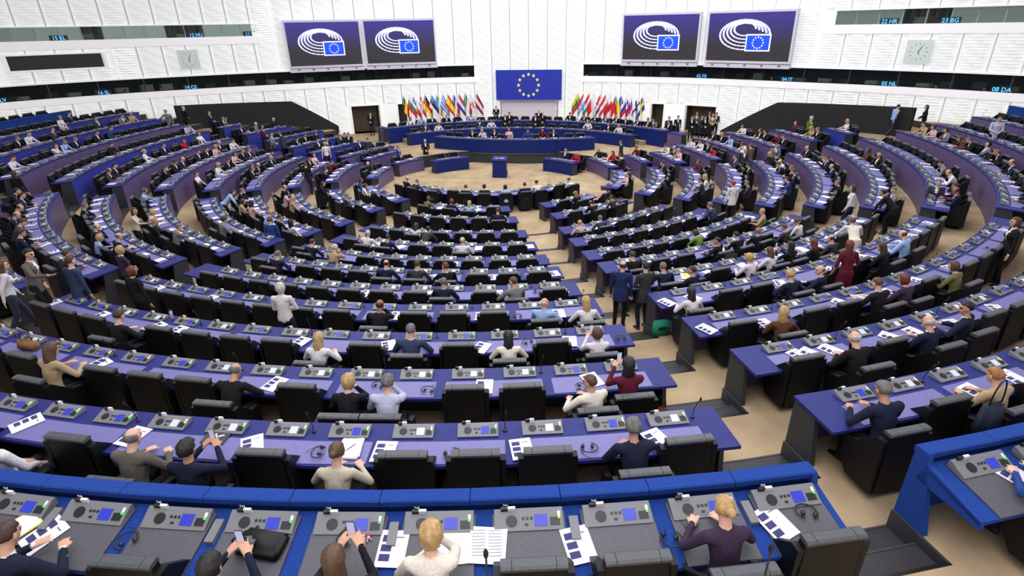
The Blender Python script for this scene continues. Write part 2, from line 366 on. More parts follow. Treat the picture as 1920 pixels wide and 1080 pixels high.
# ------------------------------------------------------------------ things on the wall
def text_mesh(s, size, m, depth=.006):
    c = bpy.data.curves.new('lettering', 'FONT'); c.body = s; c.size = size; c.extrude = depth; c.align_x = 'CENTER'; c.align_y = 'CENTER'; c.resolution_u = 2
    o = bpy.data.objects.new('lettering_tmp', c); COL.objects.link(o); dg = bpy.context.evaluated_depsgraph_get()
    me = bpy.data.meshes.new_from_object(o.evaluated_get(dg)); bpy.data.objects.remove(o); bpy.data.curves.remove(c)
    me.materials.clear(); me.materials.append(m); return me
def wall_frame(rl, z, off):
    "matrix: local x along the wall to the right as seen from the hall, y into the hall... z up"
    p = W(rl, z, off); a, b = W(rl-.3), W(rl+.3); x = (b-a).normalized(); zz = Vector((0, 0, 1)); n = x.cross(zz)   # n points into the hall
    return Matrix.Translation(p) @ Matrix((x, zz, n)).transposed().to_4x4()   # local: x right, y up, z out
def hitwall(x, y, off=0):
    best = None
    for z in np.arange(-.5, 12, .02):
        if abs(z-CAMZ) < .02: continue
        X, Y = unproj(x, y, z)
        if Y < 0: continue
        u, v = X-CX, Y-CY; rl = deg(math.atan2(u, v))-AX; d = abs(math.hypot(u, v)+off-wr(rl))
        if best is None or d < best[0]: best = (d, rl, z)
    return best[1], best[2]
for i, (x, y, s) in enumerate([(163, 69, '15 EL'), (337, 66, '12 HU'), (468, 63, '11 FI'), (3, 187, 'LV'), (193, 176, '16 SL'), (358, 164, '14 CS'),
                               (1315, 145, '02 FR'), (1478, 151, '04 IT'), (1663, 159, '05 NL'), (1873, 168, '08 DA'), (1687, 41, '22 HR'), (1910, 33, '23 BG')]):
    rl, z = hitwall(x, y, -.02); rl = min(rl, UBL-1.3) if z > 6 and rl < 0 else rl; z = (4.36 if z < 6 else 7.62)
    me = text_mesh(s, .30, M_cyan)
    e = bpy.data.objects.new('channel_display', None); COL.objects.link(e); e.matrix_world = wall_frame(rl, z, -.03)
    e['label'] = 'glowing blue channel display reading %s in the dark booth window' % s; e['category'] = 'display'
    g = G(); g.box(-.46, .46, -.15, .15, -.03, .0, M_knob); add('casing', g.mesh(), e)
    add('lettering', me, e, (0, -.01, .008))
# clocks
for nm, rl, z in (('pale square glass clock on the louvred wall, beneath the left upper gallery', -71.4, 6.13), ('pale square glass clock on the louvred wall, beneath the right upper gallery', 71.2, 6.08)):
    e = bpy.data.objects.new('wall_clock', None); COL.objects.link(e); e.matrix_world = wall_frame(rl, z, .16); e['label'] = nm; e['category'] = 'clock'
    g = G(); g.box(-.62, .62, -.6, .6, -.02, .02, mat('clock_glass', (222, 234, 228), .2)); add('face', g.mesh(), e)
    for q in range(12):
        g = G(); tf = Matrix.Rotation(-q*math.pi/6, 4, 'Z'); g.box(-.012, .012, .36, .45, .02, .03, M_console, tf); add('hour_mark', g.mesh(), e)
    for ang, l in ((25, .3), (-200+360, .16)):
        g = G(); tf = Matrix.Rotation(-rad(ang), 4, 'Z'); g.box(-.014, .014, -.03, l, .03, .04, M_dgrey, tf); add('hand', g.mesh(), e)
# star and logo meshes
def star_pts(cx, cy, r):
    return [(cx+(r if i % 2 == 0 else r*.4)*math.sin(i*math.pi/5), cy+(r if i % 2 == 0 else r*.4)*math.cos(i*math.pi/5)) for i in range(10)]
def logo(g, cx, cy, s, z):
    # concentric seat rings, drawn as broken arcs
    for q in range(5):
        ro = 1.0-.13*q*1.05; ri = ro-.075; off = .12*q*.35
        for t0 in range(0, 360, 12):
            ta = t0+6
            if 285 < ta < 358: continue
            wd = 1 if 60 < ta < 130 else .62
            P_ = []
            oy = .05*q
            for t, rr in ((t0+.7, ro), (t0+11.3, ro), (t0+11.3, ri-.035*(wd == 1)), (t0+.7, ri-.035*(wd == 1))):
                P_.append((cx+s*rr*math.cos(rad(t)), cy+s*(.56*rr*math.sin(rad(t))+oy)))
            g.prism(P_[::-1], z, z+.01, M_logo, 'z')
    x0, x1, y0, y1 = cx+.08*s, cx+1.03*s, cy-.6*s, cy+.02*s
    g.box(x0, x1, y0, y1, z, z+.015, M_logo); g.box(x0+.05*s, x1-.05*s, y0+.05*s, y1-.05*s, z+.015, z+.022, M_logob)
    for q in range(12):
        t = q*math.pi/6; g.prism([(a, b) for a, b in star_pts((x0+x1)/2+.2*s*math.cos(t), (y0+y1)/2+.2*s*math.sin(t), .045*s)][::-1], z+.022, z+.028, M_logo, 'z')
screens = [(-57.3, -43.2), (-42.0, -26.1), (22.6, 39.2), (41.4, 56.4)]
names = ['outermost of the two on the left wall', 'nearer the blue star flag on the left wall', 'nearer the blue star flag on the right wall', 'outermost of the two on the right wall']
_scr = bpy.data.materials.new('screen_gradient'); _scr.use_nodes = True; nt = _scr.node_tree; b = nt.nodes['Principled BSDF']
tc = nt.nodes.new('ShaderNodeTexCoord'); sx = nt.nodes.new('ShaderNodeSeparateXYZ'); cr = nt.nodes.new('ShaderNodeValToRGB')
nt.links.new(tc.outputs['Generated'], sx.inputs[0]); nt.links.new(sx.outputs['Y'], cr.inputs['Fac'])
cr.color_ramp.elements[0].position = .35; cr.color_ramp.elements[0].color = (*lin((52, 48, 54)), 1); cr.color_ramp.elements[1].position = 1; cr.color_ramp.elements[1].color = (*lin((62, 52, 165)), 1)
nt.links.new(cr.outputs['Color'], b.inputs['Emission Color']); b.inputs['Emission Strength'].default_value = .8; b.inputs['Base Color'].default_value = (.01, .01, .012, 1); b.inputs['Roughness'].default_value = .4
for (r0, r1), nm in zip(screens, names):
    # a flat screen spans the chord between its two wall points
    a, b_ = W(r0, 0, .45), W(r1, 0, .45); mid = (a+b_)/2; x = (b_-a).normalized(); zz = Vector((0, 0, 1)); n = x.cross(zz); w = (b_-a).length; h = 2.86
    e = bpy.data.objects.new('projection_screen', None); COL.objects.link(e); e['label'] = 'large dark screen with ring emblem, '+nm; e['category'] = 'screen'; e['group'] = 'big screens on the wall'
    e.matrix_world = Matrix.Translation(mid+zz*5.42) @ Matrix((x, zz, n)).transposed().to_4x4() @ Matrix.Rotation(rad(3), 4, 'X')
    g = G(); g.box(-w/2, w/2, 0, h, .0, .05, _scr); add('display', g.mesh(), e)
    g = G(); t = .12
    for q in ((-w/2-t, w/2+t, -t, 0), (-w/2-t, w/2+t, h, h+t), (-w/2-t, -w/2, 0, h), (w/2, w/2+t, 0, h)): g.box(*q, -.35, .07, M_frame)
    g.box(-w/2-t, w/2+t, -t, h+t, -.4, -.3, M_frame); add('frame', g.mesh(), e)
    g = G(); logo(g, -.1*w/2, h*.55, w*.31, .055); add('emblem', g.mesh(), e)
    g = G(); g.box(-w/2-t, w/2+t, -.42, -.2, -.4, .1, M_frame)
    for q in range(5): g.ell((-w/2+.5+q*(w-1)/4, -.24, .12), (.09, .05, .05), M_console, 8, 6)
    add('bracket', g.mesh(), e)
# flag panel over the rostrum
e = bpy.data.objects.new('star_flag_panel', None); COL.objects.link(e); a, b_ = W(-10.7, 0, .35), W(7.0, 0, .35); mid = (a+b_)/2; x = (b_-a).normalized(); zz = Vector((0, 0, 1)); n = x.cross(zz); w = (b_-a).length
e.matrix_world = Matrix.Translation(mid+zz*2.5) @ Matrix((x, zz, n)).transposed().to_4x4(); e['label'] = 'large blue panel with a ring of twelve yellow stars on the back wall'; e['category'] = 'flag'
g = G(); g.box(-w/2, w/2, 0, 2.2, -.25, 0, M_euflag); add('panel', g.mesh(), e)
for q in range(12):
    t = q*math.pi/6; g = G(); g.prism(star_pts(.78*math.sin(t), 1.1+.78*math.cos(t), .15)[::-1], 0, .02, M_star, 'z'); add('star', g.mesh(), e)
g = G(); g.box(-w*.43, w*.43, -2.2, -.06, -.32, -.28, mat('backdrop_white', (214, 206, 218), .6)); 
for sx_ in (-1, 1): g.box(sx_*w*.44-.03, sx_*w*.44+.03, -2.2, -.02, -.33, -.26, M_console)
add('backdrop_board', g.mesh(), e)
# doors
for i, (r0, r1, z0, z1) in enumerate(doors):
    e = bpy.data.objects.new('door_%d' % (i+1), None); COL.objects.link(e); e['kind'] = 'structure'
    g = G(); wbox(r0-.4, r1+.4, z0, z1+.1, -.9, -.8, M_doorb, g, .6); wbox(r0, r1, z1-.02, z1+.1, -.85, -.1, M_doorb, g, .6); wbox(r0-.3, r0, z0, z1, -.85, -.12, M_doorb, g); wbox(r1, r1+.3, z0, z1, -.85, -.12, M_doorb, g); add('doorway_lining', g.mesh(), e)
    g = G(); wbox(r0-.35, r0, z0, z1+.1, -.1, .13, M_plain, g); wbox(r1, r1+.35, z0, z1+.1, -.1, .13, M_plain, g); wbox(r0-.35, r1+.35, z1, z1+.1, -.1, .14, M_plain, g); add('door_frame', g.mesh(), e)
    g = G(); wbox(r0, r1, z0-.1, z0, -1.6, .1, M_step, g); add('threshold', g.mesh(), e)
# black draped stage panels at each side
PO = 2.3
for side, pts in (('left', [hitwall(*p, off=PO) for p in ((325, 198), (545, 190), (634, 236))]), ('right', [hitwall(*p, off=PO) for p in ((1353, 244), (1460, 192), (1717, 202))])):
    V = []; F = []; S = []
    for i in range(25):
        rl = pts[0][0]+(pts[-1][0]-pts[0][0])*i/24; S.append((rl, float(np.interp(rl, [p[0] for p in pts], [p[1] for p in pts]))))
    for rl in [p[0] for p in pts[1:-1]]: S.append((rl, float(np.interp(rl, [p[0] for p in pts], [p[1] for p in pts]))))
    S.sort()
    for rl, z in S:
        for off, zz_ in ((PO-.08, -.3), (PO+.08, -.3), (PO+.08, z), (PO-.08, z)): V.append(W(rl, zz_, off))
    n = len(S)
    for i in range(n-1):
        for j in range(4): F.append((i*4+j, i*4+(j+1) % 4, (i+1)*4+(j+1) % 4, (i+1)*4+j))
    F += [(0, 1, 2, 3), tuple(range((n-1)*4, n*4))[::-1]]
    add('partition_screen', me_from('partition_screen', V, F, [M_blackp]), label='tall black partition with one sloping end before the white wall, %s side' % side, cat='partition')

# ------------------------------------------------------------------ desks
def offc(R, w): return deg(math.asin(min(.95, w/R)))
BN = dict(CEN='centre block', L='left block', FL='far-left block', R='right block', FR='far-right block', BL='rear-left block', BR='rear-right block')
PITCHM = .79
SEATS = []     # dict per seat: k, b, a, R, z(desk), c, face
def arcmat(a, r, z, c=(CX, CY), flip=False):
    p = P(r, a, z, c); return Matrix.Translation(p) @ Matrix.Rotation(rad(a)+(math.pi if flip else 0), 4, 'Z')
# console meshes; local +y points to the hall centre, the user sits at -y
def console_parts(w, d, h0, h1, big):
    D = {}
    g = G(); g.prism([(-d/2, 0), (d/2, 0), (d/2, h1), (d/2-.03, h1), (-d/2, h0)], -w/2, w/2, M_console, 'x'); D['housing'] = g
    sl = math.atan2(h1-h0, d-.03); tf = Matrix.Translation((0, -d/2, h0)) @ Matrix.Rotation(sl, 4, 'X')
    L = (d-.03)/math.cos(sl)
    def top(gg, x0, x1, y0, y1, hh, m): gg.box(x0*w, x1*w, y0*L, y1*L, 0, hh, m, tf)
    g = G(); V = [(w*-.25+min(.12*w*.8, L*.3)*math.cos(t*math.pi/8), L*.5+min(.12*w*.8, L*.3)*math.sin(t*math.pi/8)) for t in range(16)]; g.prism(V, .0, .006, M_knob, 'z', tf); D['speaker'] = g
    g = G(); top(g, .08, .27, .2, .8, .005, M_scrW); D['screen'] = g
    g = G()
    for bx in (-.1, -.04, .02): top(g, bx, bx+.035, .55, .68, .006, M_knob)
    top(g, -.06, -.01, .25, .36, .006, M_knob); top(g, .31, .45, .22, .62, .006, M_knob)
    D['buttons'] = g
    g = G(); top(g, .425, .455, .55, .66, .012, M_led); top(g, .42, .462, .68, .92, .008, M_sign); D['indicator'] = g
    g = G(); g.box(-w*.4, -w*.3, d/2-.03, d/2-.005, h1, h1+.04, M_knob); g.box(-w*.3, -w*.19, d/2-.03, d/2-.005, h1, h1+.045, M_sign); D['number_sign'] = g
    return D
C_NEAR = console_parts(.5, .2, .012, .06, False); C_BACK = console_parts(.64, .20, .006, .055, True)
NEARM = {n: g.mesh('console_'+n) for n, g in C_NEAR.items()}; BACKM = {n: g.mesh('console_'+n) for n, g in C_BACK.items()}
for d_ in (NEARM, BACKM):
    for n, (m1, m2) in {'screen': (M_scrW, M_scrB)}.items():
        q = d_[n].copy(); q.materials[0] = m2; d_['screen_blue'] = q
    q = d_['indicator'].copy(); q.materials[0] = M_ledy; d_['indicator_amber'] = q
g = G(); F_ = console_parts(.5, .2, .015, .075, False)
for n, s_ in F_.items():
    off = len(g.v); g.v += s_.v; g.f += [tuple(i+off for i in f) for f in s_.f]; g.m += [g.mi(s_.ms[i]) for i in s_.m]; g.sm += s_.sm
FARC = g.mesh('console_far')
# microphones: thin goosenecks
g = G(); g.ell((0, 0, .01), (.03, .03, .015), M_knob, 10, 6); g.tube([(0, 0, .01), (.0, -.02, .14), (.01, -.06, .27), (.015, -.1, .34)], .005, M_knob, 6); g.ell((.017, -.115, .365), (.014, .014, .03), M_knob, 8, 6)
MICM = g.mesh('microphone')
g = G()
g.tube([(-.08+.09*(1-math.cos(t))*.9, .1*math.sin(t), .02+.0*t) for t in np.linspace(.3, 5.6, 16)], .007, M_knob, 6)
for q in (-1, 1): g.ell((-.02, q*.055-.02, .02), (.03, .022, .02), M_knob, 10, 6)
g.tube([(0, -.07, .01), (.06, -.1, .004), (.12, -.06, .004), (.16, .0, .004)], .003, M_knob, 5)
PHONEM = g.mesh('headphones')
def in_seat_view(p):
    q = project(p); return q[2] > 1 and -380 < q[0] < 2300 and -60 < q[1] < 1300
def make_desk(k, b, a0, a1, Rf, z, zf, zfp, pmat, label, c=(CX, CY), sgn=1, align='R', far=True, mats=True, top=M_desk, depth=.74, pitch=PITCHM, first=.66, console=True):
    e = bpy.data.objects.new('desk_row', None); COL.objects.link(e); e['label'] = label; e['category'] = 'desk'; e['group'] = 'curved rows of desks'
    am = (a0+a1)/2; base = P(Rf(am), am, zf, c); e.location = base
    def put(name, gg, mw=None):
        me = gg.mesh() if isinstance(gg, G) else gg; o = add(name, me, e)
        o.matrix_basis = Matrix.Translation(-base) @ (mw if mw is not None else Matrix.Identity(4)); return o
    R = Rf(am); D = lambda m_: deg(m_/R)
    back = (k == 13)
    n = max(1, int(round((a1-a0)/D(3.2))))
    for i in range(n):
        q0, q1 = a0+(a1-a0)*i/n+D(.003), a0+(a1-a0)*(i+1)/n-D(.003); gg = G(); s = sgn
        zt = z-.045 if not back else z+.079
        sweep([(0, zfp), (.05*s, zfp), (.05*s, zt), (0, zt)], q0, q1, Rf, pmat if not back else M_ridge, gg, 2, c); put('front_panel', gg)
    gg = G(); s = sgn
    if not back:
        sweep([(-.012*s, z-.045), (depth*s, z-.065), (depth*s, z-.02), (-.012*s, z)], a0-D(.02), a1+D(.02), Rf, top, gg, 2, c)
    else:
        nr = max(1, int(round((a1-a0)/D(.85))))
        for i in range(nr):
            g2 = G(); q0, q1 = a0+(a1-a0)*i/nr+D(.004), a0+(a1-a0)*(i+1)/nr-D(.004)
            sweep([(-.02, z+.08), (.14, z+.08), (.145, z+.14), (.13, z+.15), (-.01, z+.15), (-.02, z+.14)], q0, q1, Rf, M_ridge, g2, 2, c); put('ridge_cushion', g2)
        sweep([(.12, z-.05), (.8, z-.155), (.8, z-.115), (.12, z+.0)], a0, a1, Rf, M_ridge, gg, 2, c)
    put('desktop', gg)
    for q, sg in ((a0, 1), (a1, -1)):
        gg = G(); t = D(.06)*sg
        pr = [(0, zf-.0), (.52*s, zf), (.40*s, z-.06), (0, z-.045)] if not back else [(0, zf), (.38, zf), (.15, z+.135), (0, z+.135)]
        sweep(pr, min(q, q+t), max(q, q+t), Rf, M_dgrey if not back else M_ridge, gg, 9, c, n=1)
        if back: sweep([(.1, z-.2), (.8, z-.2), (.8, z-.11), (.16, z+.03)], min(q, q+t), max(q, q+t), Rf, M_ridge, gg, 9, c, n=1)
        put('end_panel', gg)
    if not console: return e
    if back: pitch = .825
    st = D(pitch); A = []
    if align == 'R':
        a = a1-D(first)
        while a > a0+D(.35): A.append(a); a -= st
    elif align == 'L':
        a = a0+D(first)
        while a < a1-D(.35): A.append(a); a += st
    else:
        nn = int((a1-a0)/st); A = [am+(i-(nn-1)/2)*st for i in range(nn)]
    A.sort()
    for i, a in enumerate(A):
        Rl = Rf(a); sp = P(Rl+.8*s, a, z, c)
        if not in_seat_view(sp): continue
        SEATS.append(dict(k=k, b=b, a=a, R=Rl, z=z, zf=zf, c=c, s=s, used=False, desk=e, vis=inview(sp, 70)))
        near = (k >= 9 and b in ('CEN', 'L', 'R')) or k >= 12
        flip = s < 0
        if back:
            mw = arcmat(a, Rl+.28, z+.003, c) @ Matrix.Rotation(rad(10), 4, 'X'); names_ = BACKM
        else: mw = arcmat(a, Rl+.17*s, z, c, flip); names_ = NEARM
        if near:
            ce = bpy.data.objects.new('console', None); COL.objects.link(ce); ce.parent = e; ce.matrix_basis = Matrix.Translation(-base) @ mw
            blue = back or random.random() < .3
            for nme in ('housing', 'speaker', 'buttons', 'screen', 'indicator', 'number_sign'):
                key = nme
                if nme == 'screen' and blue: key = 'screen_blue'
                if nme == 'indicator' and random.random() < .45: key = 'indicator_amber'
                ob = add(nme, names_[key], ce)
                if nme == 'buttons': ob['kind'] = 'stuff'
            if back and b == 'CEN':
                num = 738+int(round((7.5-a)/1.826))
                add('number', text_mesh(str(num), .035, M_sign, .002), ce, mw=Matrix.Translation((-.6*.35, .13-.03, .085+.022)) @ Matrix.Rotation(rad(75), 4, 'X'))
        else: put('console', FARC, mw)
        if back:
            gg = G(); gg.prism([(-.52+.02, -.13), (0.1, -.0)] and [(-.63, -.131), (-.02, -.02), (-.02, -.0), (-.63, -.113)], -.34, .34, M_greymat, 'x'); put('writing_mat', gg, arcmat(a, Rl+.17, z+.015, c))
            if back and i % 2 == (0 if b == 'CEN' else 1) and i < len(A)-1: gg = G(); gg.box(-.042, .042, -.13, .1, -.02, .03, M_console, Matrix.Rotation(rad(10), 4, 'X')); put('cable_box', gg, arcmat(a+st/2, Rl+.36, z-.02, c))
        elif mats and i % 2 == 0:
            aa = a+st/2 if i+1 < len(A) else a; hw = (D(.72) if i+1 < len(A) else D(.33))
            gg = G(); q0 = aa-hw; q1 = aa+hw
            sweep([(.33*s, z-.012), (.71*s, z-.022), (.71*s, z-.012), (.33*s, z-.003)], q0, q1, Rf, M_matt, gg, 2, c); put('writing_mat', gg)
        if (i % 3 == 1 and k < 13) or (k == 13 and False):
            put('microphone', MICM, arcmat(a+D(.33), Rl+.16*s, z-.005, c, flip))
    return e
for (k, b), (a0, a1) in BL.items():
    pm = M_purple
    if b == 'FL' and k in (9, 11, 12): pm = M_bluep
    if b == 'BL' and k >= 5: pm = M_bluep
    if b == 'BR' and k in (9,): pm = M_bluep
    if b in ('CEN',) : pm = M_dgrey
    zfp = fl(k-1) if k > 2 else PIT
    if k == 3: zfp = fl(2)
    dl = {13: 'bright blue desk row with raised ridge and grey consoles, ', }.get(k, 'long curved desk with blue top and %s front, ' % ('blue' if pm is M_bluep else 'purple' if pm is M_purple else 'dark'))
    make_desk(k, b, a0, a1, (lambda a, k=k: RR(k, a)), ZK[k], fl(k), zfp, pm, dl+BN[b]+', '+rowname(k), align={'CEN': 'R', 'L': 'R', 'FL': 'R', 'R': 'L', 'FR': 'L'}.get(b, 'C'), first=(.55 if k == 13 else .75) if b == 'R' else (.40 if k == 13 and b == 'CEN' else .66))
# front side desks facing the pit, beside the lectern
make_desk(1, 'SL', -163, -141.5, lambda a: 6.05, .33, PIT, PIT, M_navy, 'short navy desk beside the pit, left of the lectern', align='C')
make_desk(1, 'SR', 128, 150, lambda a: 5.7, .33, PIT, PIT, M_navy, 'short navy desk beside the pit, right of the lectern', align='C')
C0 = (-.85, 33.0)
make_desk(1, 'F1', -46, 44, lambda a: 5.56, .32, PIT, PIT, M_navy, 'front blue desk row curving round the pit edge', c=C0, align='C')
# presidium tiers
make_desk(1, 'T2', 131.5, 211.5, lambda a: 11.75, 1.1, .33, .33, M_navy, 'long navy presidium desk, middle tier behind the rostrum', align='C')
make_desk(1, 'T3', 124.5, 215.5, lambda a: 13.3, 1.38, .6, .33, M_navy, 'long navy presidium desk, top tier before the flags', align='C')
C1 = (2.23, 51.0)
ang = lambda X, Y: deg(math.atan2(X-C1[0], C1[1]-Y))
pa0, pa1 = ang(-5.1, 38.6), ang(5.6, 37.0)
ros = make_desk(1, 'T1', pa0, pa1, lambda a: 14.35, 1.1, .33, .25, M_navy, 'wide curved navy presidium rostrum on a black plinth', c=C1, sgn=-1, align='C', depth=.95)
gg = G(); sweep([(-.12, PIT), (-.4, PIT), (-.4, .3), (-.12, .3)], pa0, pa1, lambda a: 14.35, M_dgrey, gg, 2, C1)
o = add('plinth', gg.mesh(), ros); o.matrix_basis = Matrix.Translation(-ros.location)
gg = G(); sweep([(-.1, .18), (-4.2, .18), (-4.2, .335), (-.1, .335)], pa0, pa1, lambda a: 14.35, M_carpet, gg, 2, C1); add('rostrum_floor', gg.mesh(), kind='structure')
# end desks of purple wood at the wings of the presidium
for a0, a1, nm in ((-145.8, -143.8, 'left'), (118.5, 123.8, 'right')):
    make_desk(1, 'W', a0, a1, lambda a: 14.2 if a < 0 else 13.3, 1.35, .33, .33, M_purple, 'short purple wooden side desk at the %s wing of the presidium' % nm, console=False)
# lectern
L = bpy.data.objects.new('lectern', None); COL.objects.link(L); L['label'] = 'small navy speaker lectern standing alone on the beige pit floor'; L['category'] = 'lectern'
L.location = (-.58, 33.35, PIT); L.rotation_euler = (0, 0, rad(-9))
g = G(); g.box(-.42, .42, -.22, .3, 0, .36, M_navy); add('base', g.mesh(), L)
g = G(); g.prism([(-.24, .33), (.2, .33), (.2, 1.16), (-.24, 1.02)], -.4, .4, M_navy, 'x'); add('body', g.mesh(), L)
g = G(); g.prism([(-.28, 1.01), (.26, 1.17), (.26, 1.21), (-.28, 1.05)], -.44, .44, M_desk, 'x'); add('top', g.mesh(), L)
g = G(); g.box(-.25, -.05, -.1, .1, 1.13, 1.135, M_paper); g.box(.02, .3, -.12, .08, 1.13, 1.135, M_paper); add('paper', g.mesh(), L)
g = G(); g.tube([(.2, .12, 1.15), (.22, .1, 1.35), (.2, .2, 1.45)], .006, M_knob, 6); g.tube([(-.2, .12, 1.15), (-.22, .1, 1.35), (-.2, .2, 1.45)], .006, M_knob, 6); add('microphone', g.mesh(), L)

# ------------------------------------------------------------------ chairs (local +y towards the desk)
g = G(); bw = .25
g.prism([(-.3, .10), (.3, .10), (.3, .62), (.27, .97), (-.27, .97), (-.3, .62)][::1], -.30, -.21, M_black, 'y'); CH_BACK = g.mesh('chair_back')
g = G()
for x0, x1 in ((-.275, -.185), (-.18, .18), (.185, .275)): g.prism([(-.315, .955), (-.205, .955), (-.2, .985), (-.22, 1.0), (-.295, 1.0), (-.318, .985)], x0, x1, M_cap, 'x')
CH_CAP = g.mesh('chair_cap')
g = G(); g.prism([(-.2, .34), (.24, .36), (.27, .40), (.26, .46), (-.2, .44)], -.26, .26, M_black, 'x'); CH_SEAT = g.mesh('chair_seat')
g = G(); g.prism([(-.3, .12), (.08, .12), (.22, .32), (.22, .63), (.05, .66), (-.2, .9), (-.3, .9)], -.035, .035, M_black, 'x'); CH_SIDE = g.mesh('chair_side')
g = G(); g.box(-.05, .05, -.08, .02, .02, .36, M_knob); g.prism([(.2*math.cos(t*math.pi/5), -.03+.2*math.sin(t*math.pi/5)) for t in range(10)], 0, .03, M_knob, 'z'); CH_BASE = g.mesh('chair_pedestal')
CHP = [('backrest', CH_BACK, 0), ('headrest', CH_CAP, 0), ('seat', CH_SEAT, 0), ('arm_panel', CH_SIDE, -.3), ('arm_panel', CH_SIDE, .3), ('pedestal', CH_BASE, 0)]
def chair(seat, label, group):
    r = seat['R']+(1.0+(seat['dr'] if seat.get('dr') else 0) if seat['used'] else (.66 if seat['k'] == 13 else .54))*seat['s']
    e = bpy.data.objects.new('conference_chair', None); COL.objects.link(e); e['label'] = label; e['category'] = 'chair'; e['group'] = group
    e.matrix_world = arcmat(seat['a'], r, seat['zf']+.005, seat['c'], seat['s'] < 0)
    for n, m, dx in CHP: add(n, m, e, (dx, 0, 0))
    return e
# ------------------------------------------------------------------ people: one continuous body per pose
def V3(*a): return Vector(a)
_sph = None
def sph_pts(c, r, n=3):
    out = []
    for i in range(1, 6):
        t = math.pi*i/6
        for j in range(8):
            p = 2*math.pi*(j+.5*(i % 2))/8; out.append(Vector((c[0]+r[0]*math.sin(t)*math.cos(p), c[1]+r[1]*math.sin(t)*math.sin(p), c[2]+r[2]*math.cos(t))))
    out += [Vector((c[0], c[1], c[2]+r[2])), Vector((c[0], c[1], c[2]-r[2]))]; return out
def hull(bm, pts):
    vs_ = [bm.verts.new(p) for p in pts]; r = bmesh.ops.convex_hull(bm, input=vs_)
    junk = [e for e in r['geom_interior'] if isinstance(e, bmesh.types.BMVert)]+[e for e in r['geom_unused'] if isinstance(e, bmesh.types.BMVert)]
    bmesh.ops.delete(bm, geom=list(set(junk)), context='VERTS')
def ik(S, T, l1, l2, hint):
    d = T-S; L = d.length; L2 = min(L, (l1+l2)*.995); d = d.normalized(); T = S+d*L2
    x = (l1*l1-l2*l2+L2*L2)/(2*L2); h = math.sqrt(max(0, l1*l1-x*x)); u = (hint-d*hint.dot(d)).normalized()
    return S+d*x+u*h, T
